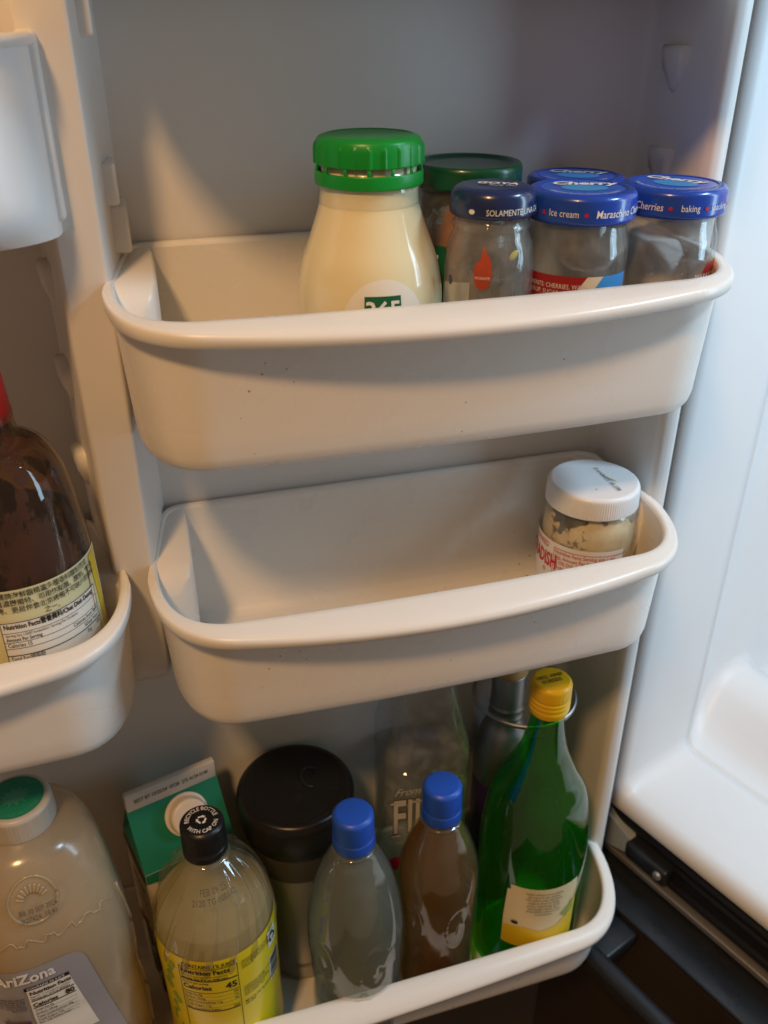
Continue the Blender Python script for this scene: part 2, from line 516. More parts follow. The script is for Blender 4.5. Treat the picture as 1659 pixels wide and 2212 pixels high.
# liner: hinge-side wall, floor ledge, raised inner floor as one swept moulding
def liner():
    V, F = [], []
    # depth stations: (depth y, wall x, floor z)
    st = [(0.010, -0.022, -0.022), (0.001, -0.021, -0.021), (-0.003, -0.017, -0.017), (-0.003, -0.012, -0.012), (-0.001, -0.006, -0.006), (0.004, -0.0015, -0.0015),
          (0.010, 0.0, 0.0), (0.03, 0.0, 0.0), (0.06, 0.0, 0.0), (0.09, 0.0, 0.0), (0.0965, 0.0, 0.0), (0.0975, -0.0022, -0.0022), (0.0990, -0.0022, -0.0022), (0.1000, -0.0004, -0.0006),
          (0.106, -0.002, -0.001), (0.116, -0.008, -0.001), (0.128, -0.014, 0.004), (0.142, -0.019, 0.016), (0.156, -0.021, 0.030), (0.170, -0.021, 0.039), (0.19, -0.020, 0.042), (0.21, -0.020, 0.040), (0.225, -0.020, 0.020), (0.24, -0.020, 0.0), (0.30, -0.020, -0.004), (0.56, -0.020, -0.004)]  # outward wall bend past the groove is shaped to give a dark shaded band
    R = 0.016
    def row(y, wx, fz):
        r = [(wx, y, 1.05), (wx, y, 0.6), (wx, y, 0.3), (wx, y, 0.15), (wx, y, fz + R + 0.02)]
        for k in range(7):
            a = pi / 2 * k / 6
            r.append((wx + R - R * cos(a), y, fz + R - R * sin(a)))
        r += [(wx + 0.05, y, fz), (wx + 0.15, y, fz), (0.30, y, fz), (0.62, y, fz)]
        return r
    rows = [row(*s) for s in st]
    m = len(rows[0])
    for r in rows: V += r
    for i in range(len(rows) - 1):
        for j in range(m - 1):
            F.append((i * m + j, i * m + j + 1, (i + 1) * m + j + 1, (i + 1) * m + j))
    # back of the compartment
    b = len(V)
    V += [(-0.014, 0.56, 1.05), (-0.014, 0.56, -0.004), (0.62, 0.56, -0.004), (0.62, 0.56, 1.05)]
    F.append((b, b + 1, b + 2, b + 3))
    return mesh('liner', V, F, M_LINER)
cab(liner())
# black front frame under and beside the liner
cab(box('front_frame', (-0.06, 0.004, -0.0695), (0.66, 0.05, -0.0225), M_BLACK, None, 0.003))
cab(box('side_frame', (-0.06, 0.004, -0.0222), (-0.0225, 0.05, 1.05), M_BLACK, None, 0.003))
for zz, rr in ((-0.0300, 0.0045), (-0.0405, 0.0040), (-0.0600, 0.0050)):
    cab(tube('seal_rib', [(-0.05, 0.004, zz), (0.3, 0.004, zz), (0.66, 0.004, zz)], rr, M_BLACK, None, 12))
cab(box('trim_strip', (-0.05, -0.004, -0.0760), (0.66, 0.012, -0.0690), M_STRIP, None, 0.0012))
cab(box('lower_frame', (-0.06, 0.002, -0.12), (0.66, 0.05, -0.0770), M_BLACKP, None, 0.002))
# hinge plate and stop arm
bmv = fillet([(-0.040, -0.024), (-0.004, -0.026), (0.032, -0.0400), (0.027, -0.0550), (-0.010, -0.0680), (-0.040, -0.0680)], 0.006, 5)
n = len(bmv)
V = [(x, -0.007, z) for x, z in bmv] + [(x, 0.0045, z) for x, z in bmv]
F = [tuple(range(n - 1, -1, -1)), tuple(n + i for i in range(n))] + [(i, n + i, n + (i + 1) % n, (i + 1) % n) for i in range(n)]
cab(mesh('hinge_plate', V, F, M_HINGE, None, False))
cab(box('stop_arm', (0.024, -0.012, -0.053), (0.070, 0.0045, -0.037), M_BLACKP, None, 0.003))
so = cab(lathe('stop_screw', fillet([(0, 0.003), (0.0035, 0.003), (0.0045, 0.001), (0.0045, 0)], 0.0008), M_STRIP, None, 20))
so.location = (0.062, -0.0118, -0.045); so.rotation_euler = (radians(90), 0, 0)
# freezer drawer below
dr = cab(box('freezer_drawer', (-0.03, -0.043, -0.42), (0.66, 0.0, -0.0815), M_DRAWER, None, 0.006))
dr['label'] = 'dark freezer drawer front below the cabinet'
dt = box('drawer_top', (-0.03, -0.0445, -0.0835), (0.66, -0.001, -0.0785), M_BLACKP, dr, 0.002)
hb = box('handle', (-0.02, -0.100, -0.104), (0.64, -0.083, -0.082), M_BLACKP, dr, 0.006)
for xx in (0.045, 0.58):
    box('handle_mount', (xx, -0.088, -0.100), (xx + 0.03, -0.042, -0.086), M_BLACKP, dr, 0.003)

# ------------------------------------------------------------------ door bins
def outline(xl, xr, yf, yb, crx=0.046, cry=0.062, bow=0.003, nf=60):
    pts = []
    rb = 0.012
    for k in range(7):                                       # back-left corner
        a = pi / 2 + pi / 2 * k / 6
        pts.append((xl + rb + rb * cos(a), yb - rb + rb * sin(a)))
    y0 = yf + cry
    for k in range(1, 9):
        pts.append((xl, yb - rb + (y0 - yb + rb) * k / 9))
    ex = 2.35
    for k in range(0, 19):                                   # front-left corner
        a = pi / 2 * k / 18
        c, s = cos(a), sin(a)
        pts.append((xl + crx - crx * abs(c) ** (2 / ex), y0 - cry * abs(s) ** (2 / ex)))
    for k in range(1, nf):
        t = k / nf
        pts.append((xl + crx + (xr - xl - 2 * crx) * t, yf - bow * 4 * t * (1 - t)))
    for k in range(0, 19):
        a = pi / 2 * (1 - k / 18)
        c, s = cos(a), sin(a)
        pts.append((xr - crx + crx * abs(c) ** (2 / ex), y0 - cry * abs(s) ** (2 / ex)))
    for k in range(1, 9):
        pts.append((xr, y0 + (yb - rb - y0) * k / 9))
    for k in range(7):
        a = pi / 2 * k / 6
        pts.append((xr - rb + rb * cos(a), yb - rb + rb * sin(a)))
    for k in range(1, 24):
        pts.append((xr - rb + (xl - xr + 2 * rb) * k / 24, yb))
    return pts
def make_bin(label, xl, xr, zb, yf=0.391, yb=0.519, fh=0.0795, eh=0.0825, bh=0.0865, lip=0.0180, lip0=0.0032, ypil=0.457, ears=True, crx=0.045, cry=0.060, name='door_bin', lipdrop=0.24, tapl=0.012, tapr=0.009):
    P = outline(xl, xr, yf, yb, crx, cry)
    n = len(P)
    if ears:
        P = [(x + (1 if x < (xl + xr) / 2 else -1) * (tapl if x < (xl + xr) / 2 else tapr) * max(0, (y - ypil) / (yb - ypil)) * min(1, 4 * abs(x - (xl + xr) / 2) / (xr - xl)), y) for x, y in P]
    Nn = []
    for i in range(n):
        a, b = P[i - 1], P[(i + 1) % n]
        t = Vector((b[0] - a[0], b[1] - a[1])).normalized()
        Nn.append((t.y, -t.x))
    xc, hw = (xl + xr) / 2, (xr - xl) / 2
    rows = None
    body_o, rim_r, body_i = [], [], []
    for i in range(n):
        x, y = P[i]; nx, ny = Nn[i]
        u = (x - xc) / hw
        w = 1 - sstep(ypil - 0.012, ypil + 0.003, y)
        p = max(0.0004, w * (lip0 + lip * max(0, 1 - u * u) ** 0.9 * (1 if y < yf + cry * 1.01 else 0)))
        zr = fh + (eh - fh) * sstep(yf + 0.01, ypil, y) + (bh - eh) * max(0.0, min(1.0, (y - ypil) / (yb - ypil - 0.004)))
        def q(off, z):
            return (x + nx * off, y + ny * off, zb + z)
        dr_ = lambda z: -0.0045 * (1 - min(1, z / fh))
        zo = zr - lipdrop * p - 0.002
        zu = zo - 0.0035 * w - 0.0005
        body_o.append([q(-0.0135, 0), q(-0.010, 0.0006), q(-0.0072, 0.0022), q(-0.0052, 0.005)] +
                      [q(dr_(z), z) for z in (0.010, 0.020, 0.035, 0.05, 0.062)] + [q(0, min(zu, 0.07) if w > 0 else zu)] + [q(0, zu)])
        rim_r.append([q(-0.0002, zu), q(p * 0.45, zu - 0.0005), q(p * 0.86, zu - 0.0004), q(p * 0.97, zu + 0.0005), q(p, zo - 0.0002), q(p * 0.985, zo + 0.0012), q(p * 0.90, zo + 0.0026 + 0.02 * p),
                      q(p * 0.70, zr - 0.62 * lipdrop * p * 0.75), q(p * 0.42, zr - 0.28 * lipdrop * p * 0.7), q(p * 0.12, zr - 0.0001), q(-0.0012, zr + 0.0002), q(-0.0024, zr - 0.0006), q(-0.0031, zr - 0.0024)])
        body_i.append([q(-0.0031, zr - 0.0024), q(-0.0033, zr - 0.012), q(-0.0055, 0.035), q(-0.0075, 0.014), q(-0.0095, 0.0065), q(-0.013, 0.0036), q(-0.018, 0.003)])
    root = empty(name, (xc, yb, ZC + zb))
    def build(nm, R, mat, caps):
        m = len(R[0])
        V = [(a - xc, b - yb, c - zb) for r in R for a, b, c in r]
        F = []
        for i in range(n):
            j = (i + 1) % n
            for k in range(m - 1):
                F.append((i * m + k, j * m + k, j * m + k + 1, i * m + k + 1))
        if caps == 'lo': F.append(tuple(i * m for i in range(n - 1, -1, -1)))
        if caps == 'hi': F.append(tuple(i * m + m - 1 for i in range(n)))
        return V, F
    V1, F1 = build('o', body_o, None, 'lo')
    V2, F2 = build('i', body_i, None, 'hi')
    k = len(V1)
    mesh('tray', V1 + V2, F1 + [tuple(a + k for a in f) for f in F2], M_BIN, root)
    V, F = build('r', rim_r, None, None)
    mesh('rim', V, F, M_RIM, root)
    if ears:
        for sg, xx in ((1, xl + tapl * 0.6), (-1, xr - tapr * 0.6)):
            # hollow shoulder that slides behind the door's divider
            x0, x1 = None, xx + sg * 0.0178
            xw, tp = (xl, tapl) if sg > 0 else (xr, tapr)
            ya, ym, yc = ypil - 0.010 - yb, ypil + 0.004 - yb, -0.0022
            prof = [(None, 0.0), (x1 - sg * 0.002, 0.0), (x1, -0.002)]
            V = []
            for yy, zt, dx in ((ya, eh - 0.016, 0.010), (ya + 0.004, eh - 0.006, 0.004), (ym, eh - 0.0014, 0.001), ((ym + yc) / 2, (eh + bh) / 2 - 0.0012, 0.0), (yc, bh - 0.0012, 0.0)):
                for px, pz in prof:
                    if px is None:
                        px = xw + sg * (tp * max(0, (yy + yb - ypil) / (yb - ypil)) + 0.0012) + sg * dx
                    V.append((px - sg * dx - xc, yy, zt + pz))
                V.append((x1 - sg * dx - xc, yy, 0.010))
            F = []
            for i in range(4):
                for q in range(3):
                    F.append((i * 4 + q, i * 4 + q + 1, i * 4 + q + 5, i * 4 + q + 4))
            F.append((0, 1, 2, 3))
            o = mesh('shoulder', V, F, M_BIN, root)
            bm = bmesh.new(); bm.from_mesh(o.data); bmesh.ops.recalc_face_normals(bm, faces=bm.faces); bm.to_mesh(o.data); bm.free()
    return tag(root, label, 'door bin', 'refrigerator door bins')
make_bin('top door bin on the right side, holding the green-capped dressing bottle and blue-lidded jars', -0.009, 0.3165, -0.2045)
make_bin('middle door bin on the right side, holding only the white-lidded jar', -0.009, 0.3140, -0.371)
make_bin('door bin at the left edge, holding the dark brown sauce bottle', -0.356, -0.0245, -0.371, tapl=0.009, tapr=0.0175)
make_bin('empty door bin at the top of the right side, above the jars', -0.009, 0.319, 0.003)
make_bin('wide bottom door bin crowded with drink bottles', -0.358, 0.320, -0.7065, ypil=0.486, yf=0.3845, yb=0.5215, fh=0.068, eh=0.070, bh=0.072, lip=0.011, lip0=0.0075, ears=False, crx=0.055, cry=0.080, lipdrop=0.45)

# covered dairy bin at the upper left: smooth bulged front with a flange along its edge
def dairy():
    root = empty('dairy_bin', (-0.2, 0.517, ZC - 0.0965))
    V, F = [], []
    nz, ny = 14, 30
    xr = -0.0252
    for j in range(nz + 1):
        t = j / nz
        z = 0.081 * t
        rb = 0.018 * (1 - min(1, t / 0.22)) ** 2      # rounded underside
        for i in range(ny + 1):
            s = i / ny
            if s < 0.55:
                a = s / 0.55 * pi / 2
                x = xr - 0.105 + 0.105 * cos(a) ** 0.9
                y = 0.457 - 0.062 * sin(a) ** 0.9
            else:
                x = xr - 0.105 - 0.16 * (s - 0.55) / 0.45
                y = 0.395
            f = 1 - rb / 0.06
            y = 0.457 + (y - 0.457) * f
            V.append((x + 0.2, y - 0.517, z))
    for j in range(nz):
        for i in range(ny):
            a = j * (ny + 1) + i
            F.append((a, a + ny + 1, a + ny + 2, a + 1))
    b = len(V)
    V += [(xr + 0.2 - 0.265, -0.0, 0.081), (xr + 0.2, 0.0, 0.081), (xr + 0.2 - 0.265, 0.0, 0.0), (xr + 0.2, 0.0, 0.0)]
    F.append(tuple([nz * (ny + 1) + i for i in range(ny + 1)] + [b, b + 1]))
    F.append(tuple([i for i in range(ny, -1, -1)] + [b + 3, b + 2]))
    F.append((0, nz * (ny + 1), b + 1, b + 3))
    o = mesh('cover', V, F, M_LINER, root, True)
    bm = bmesh.new(); bm.from_mesh(o.data); bmesh.ops.recalc_face_normals(bm, faces=bm.faces)
    bm.to_mesh(o.data); bm.free()
    o.data.shade_smooth() if hasattr(o.data, 'shade_smooth') else None
    mod = o.modifiers.new('b', 'EDGE_SPLIT'); mod.split_angle = radians(40)
    # flange along the side and top edge
    pts = [(xr - 0.001 + 0.2, 0.4305 - 0.517 - 0.001, 0.004), (xr - 0.001 + 0.2, 0.4295 - 0.517, 0.05), (xr - 0.001 + 0.2, 0.4295 - 0.517, 0.0805)]
    box('side_flange', (xr + 0.2 - 0.006, 0.4495 - 0.517, 0.006), (xr + 0.2 + 0.003, 0.4675 - 0.517, 0.0845), M_LINER, root, 0.0025, 4)
    tpts = []
    for i in range(31):
        s = i / 30
        a = min(s / 0.55, 1) * pi / 2
        x = xr - 0.105 + 0.105 * cos(a) ** 0.9 - (0.16 * (s - 0.55) / 0.45 if s > 0.55 else 0)
        tpts.append((x + 0.2, 0.457 - 0.062 * sin(a) ** 0.9 - 0.517, 0.0813))
    tube('top_flange', tpts, 0.0028, M_LINER, root, 10)
    return tag(root, 'white covered bin with smooth rounded front at the upper left', 'door bin')
dairy()

# ------------------------------------------------------------------ things in the top bin
ZT = ZC - 0.2015
M_GREENCAP = pm('green_cap', (0.005, 0.30, 0.035), 0.34, mottle=0.08, mscale=30, bump=0.04, bscale=300, rvar=0.06, sss=0.05)
M_CREAM = pm('cream_dressing', (0.85, 0.77, 0.50), 0.14, coat=0.6, sss=0.15, mottle=0.06, mscale=20, specks=(0.10, 0.07, 0.03), spscale=105, spthr=0.085)
M_GLASS = thin_glass('clear_glass', haze=0.035, hazecol=(0.86, 0.87, 0.85), bump=0.05, bscale=40)
M_GLASSW = thin_glass('wet_glass', haze=0.045, hazecol=(0.86, 0.87, 0.85), streak=0.05, sscale=(160, 160, 120), bump=0.22, bscale=160)
M_DKGREEN = pm('dark_green_lid', (0.004, 0.085, 0.035), 0.3, coat=0.25, mottle=0.08, bump=0.04, bscale=200)
M_PAPER = pm('white_paper', (0.84, 0.82, 0.75), 0.45, mottle=0.03)
M_GREENL = pm('green_print', (0.006, 0.12, 0.05), 0.45, mottle=0.06)

def ribs(n, amp, z0, z1, width=0.18):
    def f(r, z, a):
        if z0 <= z <= z1:
            t = (a * n / (2 * pi)) % 1.0
            return r + (amp if t < width else 0)
        return r
    return f
def item(name, x, y, z, rot=0.0, k=(1.0, 1.0)):
    o = empty(name, (x, y, z), face_cam(x, y) + rot)
    o.scale = (k[0], k[0], k[1])
    return o

# dressing bottle
it = item('dressing_bottle', 0.1230, 0.450, ZT, 0, (0.965, 0.972))
bp = smooth_curve([(0.030, 0.0), (0.0372, 0.006), (0.0388, 0.02), (0.0392, 0.05), (0.0391, 0.0705), (0.0361, 0.0871), (0.0309, 0.1012), (0.0266, 0.1135), (0.0256, 0.1195), (0.0256, 0.1235)], 6)
lathe('bottle', [(0, 0)] + bp + [(0.0245, 0.1255), (0.0245, 0.137), (0, 0.137)], M_CREAM, it, 72)
lathe('neck_glass', fillet([(0.0258, 0.1150), (0.0270, 0.1175), (0.0266, 0.1205), (0.0262, 0.1240), (0.0262, 0.1262)], 0.001, 3), M_GLASS, it, 64)
lathe('cap', fillet([(0, 0.1475), (0.0215, 0.1475), (0.0225, 0.1482), (0.0262, 0.1470), (0.0274, 0.1432), (0.0275, 0.1350), (0.0262, 0.1348)], 0.0016, 4), M_GREENCAP, it, 240,
      ribs(22, 0.0010, 0.1345, 0.1440, 0.10))
lathe('tamper_ring', fillet([(0.0258, 0.1316), (0.0279, 0.1320), (0.0280, 0.1255), (0.0272, 0.1250), (0.0258, 0.1252)], 0.0009, 3), M_GREENCAP, it, 72)
for k in range(14):
    a = 2 * pi * k / 14
    t = box('bridge', (-0.0009, -0.0006, 0.1316), (0.0009, 0.0006, 0.1349), M_GREENCAP, it, 0.0003, 1)
    t.location = (0.0270 * sin(a), -0.0270 * cos(a), 0); t.rotation_euler = (0, 0, a)
rf = prof_r(bp)
fw = wrap(rf, 0.19, 0.0634, 0.0005)
patch('round_label', fw, ring2d(0, 0, 0.0215), M_PAPER, it)
patch('green_square', wrap(rf, 0.17, 0.0634, 0.0008), (-0.0095, -0.006, 0.0095, 0.0135), M_GREENL, it)
lettering('365', 0.0125, wrap(rf, 0.17, 0.0695, 0.0010), M_INKW, it, bold=0.02)
tag(it, 'cream dressing bottle with bright green screw cap and round white label', 'bottle')

# tall jar with a dark green lid behind it
it = item('sauce_jar', 0.1884, 0.4845, ZT, 0, (0.953, 0.938))
jp = fillet([(0.026, 0.0), (0.0325, 0.002), (0.0325, 0.090), (0.0290, 0.103), (0.0285, 0.118)], 0.006, 4)
lathe('jar', [(0, 0)] + jp + fillet([(0.0262, 0.118), (0.0265, 0.103), (0.0305, 0.088), (0.0305, 0.006), (0, 0.006)], 0.005, 3), M_GLASS, it, 56)
M_RES1 = residue('tomato_residue', [(0.20, 0.06, 0.02), (0.42, 0.16, 0.06)], 0.47, 38, 3.1)
lathe('residue', fillet([(0.0300, 0.007), (0.0300, 0.088), (0.0262, 0.102), (0.0258, 0.116)], 0.004, 3), M_RES1, it, 56)
lathe('lid', fillet([(0, 0.1305), (0.0255, 0.1305), (0.0265, 0.1322), (0.0302, 0.1322), (0.0314, 0.1300), (0.0314, 0.1205), (0.0300, 0.1190), (0.028, 0.1195)], 0.0016, 4), M_DKGREEN, it, 96)
rj = lambda z: 0.0325
patch('label', wrap(rj, -0.80, 0.050, 0.0003), (-0.030, -0.045, 0.030, 0.020), M_PAPER, it, 24, 4)
patch('green_block', wrap(rj, -0.80, 0.050, 0.0006), (-0.016, 0.004, 0.016, 0.040), M_GREENL, it, 16, 4)
lettering('365', 0.017, wrap(rj, -0.80, 0.078, 0.0009), M_INKW, it, bold=0.02)
lettering('F O O D S', 0.0042, wrap(rj, -0.80, 0.066, 0.0009), M_INKW, it)
lettering('Organic', 0.008, wrap(rj, -0.80, 0.046, 0.0009), M_INKB, it, bold=0.02)
tag(it, 'clear glass jar with dark green lid, standing behind the dressing bottle', 'jar')

# small jar with navy lid
M_NAVY = pm('navy_lid', (0.012, 0.025, 0.10), 0.26, coat=0.4, mottle=0.1, bump=0.03, bscale=200)
M_FLAME = pm('flame_print', (0.42, 0.06, 0.025), 0.5, mottle=0.2, mscale=120)
M_SEED = pm('pepper_seed', (0.55, 0.52, 0.12), 0.4, mottle=0.1)
it = item('spice_jar', 0.1800, 0.427, ZT, 0, (0.966, 0.973))
gp = fillet([(0.019, 0.0), (0.0235, 0.002), (0.0236, 0.085), (0.0222, 0.0975), (0.0190, 0.1035), (0.0188, 0.110)], 0.004, 4)
lathe('jar', [(0, 0)] + gp + fillet([(0.0172, 0.110), (0.0174, 0.103), (0.0208, 0.096), (0.0218, 0.084), (0.0218, 0.006), (0, 0.006)], 0.004, 3), M_GLASSW, it, 56)
lathe('collar', fillet([(0.0188, 0.1040), (0.0205, 0.1052), (0.0205, 0.1072), (0.0188, 0.1085)], 0.0006, 2), M_GLASS, it, 48)
lathe('lid', fillet([(0, 0.1248), (0.0165, 0.1252), (0.0205, 0.1236), (0.0220, 0.1195), (0.0220, 0.1125), (0.0210, 0.1110), (0.0185, 0.1115)], 0.003, 5), M_NAVY, it, 72)
rl = lambda z: 0.0220
lettering('SOLAMENTE UNA CALIDAD', 0.0042, wrap(rl, 0.86, 0.1150, 0.0003), M_INKW, it, bold=0.0, sx=0.82)
patch('pepper_mark', wrap(rl, -0.46, 0.1152, 0.0003), ring2d(0, 0, 0.0016, 0.0012, 14), M_INKW, it)
lettering('GOYA', 0.0075, topmap(0.1256, -0.12, 0.002, 0.0), M_INKW, it, bold=0.03, shear=0.15)
lettering('desde 1936', 0.0030, topmap(0.1256, -0.12, 0.005, -0.0062), M_INKW, it)
rg = prof_r(gp)
fl_ = [(0, 0.0155), (0.0012, 0.0115), (0.0034, 0.0090), (0.0048, 0.0045), (0.0050, -0.001), (0.0040, -0.006), (0.002, -0.0085), (-0.001, -0.0088),
       (-0.0036, -0.007), (-0.0049, -0.003), (-0.0050, 0.002), (-0.0036, 0.0075), (-0.0030, 0.0055), (-0.0016, 0.0085)]
patch('flame_mark', wrap(rg, -0.12, 0.0857, 0.0004), [(a * 0.92, b * 0.92) for a, b in fl_], M_FLAME, it)
lettering('PICANTE', 0.0019, wrap(rg, -0.12, 0.0835, 0.0007), M_INKW, it)
sd = lathe('seed', [(0, -0.0032), (0.0016, -0.0018), (0.002, 0.0005), (0.0012, 0.0026), (0, 0.0034)], M_SEED, it, 14)
sd.location = (0.0122, -0.0168, 0.0936); sd.rotation_euler = (0.2, 0.6, 0.6); sd.scale = (1, 0.35, 1)
patch('side_print', wrap(rg, -0.95, 0.080, 0.0004), ring2d(0, 0, 0.0018, 0.0026, 16), pm('blue_print', (0.05, 0.08, 0.14), 0.5, mottle=0.1), it)
tag(it, 'small narrow glass jar with navy lid and orange flame print', 'jar')

# cherry jars
M_BLUE = pm('blue_lid', (0.012, 0.06, 0.42), 0.27, coat=0.35, mottle=0.06, bump=0.03, bscale=200)
M_BLUE2 = pm('blue_lid_print', (0.03, 0.12, 0.60), 0.3, coat=0.3, mottle=0.05)
M_CYAN = pm('cyan_print', (0.06, 0.30, 0.68), 0.35, mottle=0.05)
M_REDP = pm('red_print', (0.34, 0.015, 0.02), 0.45, mottle=0.08)
M_CREAMP = pm('cream_print', (0.78, 0.66, 0.48), 0.45, mottle=0.04)
M_REDDOT = pm('red_dot', (0.5, 0.01, 0.03), 0.45, mottle=0.1)
def cherry(x, y, label, words, top_rot, lab, sc, rot=0.0, R=0.0294):
    k = R / 0.0294
    it = item('cherry_jar', x, y, ZT, rot, sc)
    cp = fillet([(0.022 * k, 0), (0.0278 * k, 0.002), (0.0278 * k, 0.088), (0.0276 * k, 0.094), (0.0255 * k, 0.1005), (0.0250 * k, 0.1060)], 0.004, 4)
    lathe('jar', [(0, 0)] + cp + fillet([(0.0234 * k, 0.106), (0.0238 * k, 0.100), (0.0258 * k, 0.092), (0.0262 * k, 0.086), (0.0262 * k, 0.006), (0, 0.006)], 0.004, 3), M_GLASSW, it, 64)
    lathe('lid', fillet([(0, 0.1212), (0.0232 * k, 0.1212), (0.0240 * k, 0.1219), (0.0272 * k, 0.1217), (0.0292 * k, 0.1196), (0.0294 * k, 0.1085), (0.0284 * k, 0.1066), (0.026 * k, 0.1070)], 0.0017, 5), M_BLUE, it, 96)
    rl = lambda z: 0.0294 * k
    for a, txt, b in words:
        if txt == '*':
            patch('red_dot', wrap(rl, a, 0.1128, 0.0003), ring2d(0, 0, 0.0011, None, 14), M_REDDOT, it)
        else:
            lettering(txt, 0.0056 if b else 0.0051, wrap(rl, a, 0.1130, 0.0003), M_INKW, it, bold=0.006 if b else 0.0, shear=0.10 if b else 0.0, sx=0.80)
    patch('lid_print', topmap(0.1214), ring2d(0, 0, 0.0222 * k), M_BLUE2, it)
    patch('cyan_spot', topmap(0.1216, top_rot), ring2d(0.001, -0.001, 0.0125, 0.0092), M_CYAN, it)
    lettering('Cherry', 0.0118, topmap(0.1218, top_rot, 0, 0.0), M_INKW, it, bold=0.04, shear=0.2, arc=None).location = (0, 0.0102 * cos(top_rot), 0.0)
    lettering('Sealed and Vacuum Packed  Safety Button', 0.0026, topmap(0.1217, top_rot), M_INKW, it, arc=(-0.0200, -pi / 2))
    rj = prof_r(cp)
    for nm, rect, m in lab:
        patch(nm, wrap(rj, 0, 0.060, 0.0004 if m is not M_INKW else 0.0006), rect, m, it)
    return tag(it, label, 'jar', 'blue-lidded cherry jars'), rj
words = [(-1.02, 'drinks', False), (-0.66, '*', 0), (-0.28, 'Ice cream', False), (0.12, '*', 0), (0.93, 'Maraschino Cherries', True), (2.1, 'baking', False)]
lab = [('red_band', [(-0.030, -0.05), (0.000, -0.05), (0.000, 0.010), (0.0075, 0.0208), (-0.030, 0.0208)], M_REDP),
       ('cream_band', [(0.000, -0.05), (0.006, -0.05), (0.006, 0.006), (0.0165, 0.0208), (0.0076, 0.0208), (0.0001, 0.010)], M_CREAMP),
       ('blue_band', [(0.0061, -0.05), (0.034, -0.05), (0.034, 0.0208), (0.0166, 0.0208), (0.0061, 0.006)], M_CYAN)]
it, rj = cherry(0.2318, 0.4327, 'blue-lidded cherry jar in front of the three, with red, cream and blue label', words, 0.16, lab, (0.963, 0.960))
lettering('INGREDIENTS: CHERRIES, WATER,\nCORN SYRUP, SUGAR, CITRIC ACID', 0.0036, wrap(rj, -0.42, 0.0735, 0.0008), M_INKW, it, sx=0.8)
words = [(-1.12, 'Maraschino', True), (-0.40, 'Cherries', True), (0.00, '*', 0), (0.36, 'baking', False), (0.68, '*', 0), (1.02, 'snacking', False), (1.36, '*', 0), (1.7, 'salads', False)]
lab = [('red_band', [(0.024, -0.05), (0.062, -0.05), (0.062, 0.022), (0.028, 0.022), (0.025, 0.017)], M_REDP)]
it, rj = cherry(0.2890, 0.438, 'blue-lidded cherry jar nearest the right end of the bin, red label at its right edge', words, -0.34, lab, (0.960, 0.949))
R_JAR = (it, rj)
lettering('MARASCHINO\nCHERRIES', 0.004, wrap(rj, 1.16, 0.073, 0.0008), M_INKW, it)
words = [(-0.8, 'snacking', False), (-0.3, '*', 0), (0.2, 'baking', False)]
cherry(0.2562, 0.4870, 'blue-lidded cherry jar at the back, half hidden behind the other two', words, 0.0, [], (0.955, 0.930), R=0.0296)

def droplets(parent, rf, n, a0, a1, h0, h1, mat, seed, rmin=0.0004, rmax=0.0012):
    random.seed(seed)
    V, F = [], []
    for _ in range(n):
        a, h = random.uniform(a0, a1), random.uniform(h0, h1)
        q = random.uniform(rmin, rmax) * random.uniform(0.6, 1.0)
        r = rf(h)
        c = Vector((r * sin(a), -r * cos(a), h)); nn = Vector((sin(a), -cos(a), 0)); tt = Vector((cos(a), sin(a), 0))
        b = len(V)
        for lv, (rr, hh) in enumerate(((1.0, 0.0), (0.75, 0.35), (0.0, 0.5))):
            if rr == 0:
                V.append(c + nn * q * hh); break
            for k in range(8):
                t = 2 * pi * k / 8
                V.append(c + tt * (q * rr * cos(t)) + Vector((0, 0, q * rr * 1.15 * sin(t))) + nn * (q * hh))
        for k in range(8):
            F.append((b + k, b + (k + 1) % 8, b + 8 + (k + 1) % 8, b + 8 + k))
            F.append((b + 8 + k, b + 8 + (k + 1) % 8, b + 16))
    o = mesh('droplets', V, F, mat, parent)
    o['kind'] = 'stuff'
    return o
M_DROP = thin_glass('water_drop', (0.97, 0.98, 0.99), haze=0.10, hazecol=(0.8, 0.84, 0.88), rough=0.03)
droplets(R_JAR[0], R_JAR[1], 46, -0.3, 1.3, 0.050, 0.098, M_DROP, 11)

# ------------------------------------------------------------------ horseradish jar in the middle bin
ZM = ZC - 0.368
M_WHITEP = pm('white_plastic', (0.80, 0.81, 0.83), 0.36, mottle=0.02, bump=0.03, bscale=300, sss=0.08)
M_HORSE = residue('horseradish_residue', [(0.66, 0.44, 0.16), (0.88, 0.78, 0.50)], 0.44, 30, 5.3, (1, 1, 1.15), (0.97, 0.96, 0.84), (0.020, 0.110))
it = item('horseradish_jar', 0.2768, 0.459, ZM, 0, (0.95, 0.967))
hp = fillet([(0.028, 0), (0.0335, 0.0025), (0.0339, 0.060), (0.0330, 0.070), (0.0295, 0.0790), (0.0280, 0.0815), (0.0280, 0.084)], 0.006, 5)
lathe('jar', [(0, 0)] + hp + fillet([(0.0262, 0.084), (0.0264, 0.081), (0.0280, 0.078), (0.0315, 0.069), (0.0322, 0.060), (0.0322, 0.006), (0, 0.006)], 0.005, 4), M_GLASSW, it, 64)
lathe('residue', fillet([(0.0318, 0.006), (0.0319, 0.060), (0.0311, 0.069), (0.0276, 0.078), (0.0262, 0.081)], 0.005, 4), M_HORSE, it, 64)
lathe('residue', [(0, 0.010), (0.0316, 0.012), (0.0316, 0.0075), (0, 0.007)], pm('horseradish', (0.7, 0.6, 0.36), 0.5, mottle=0.15, mscale=120), it, 40)
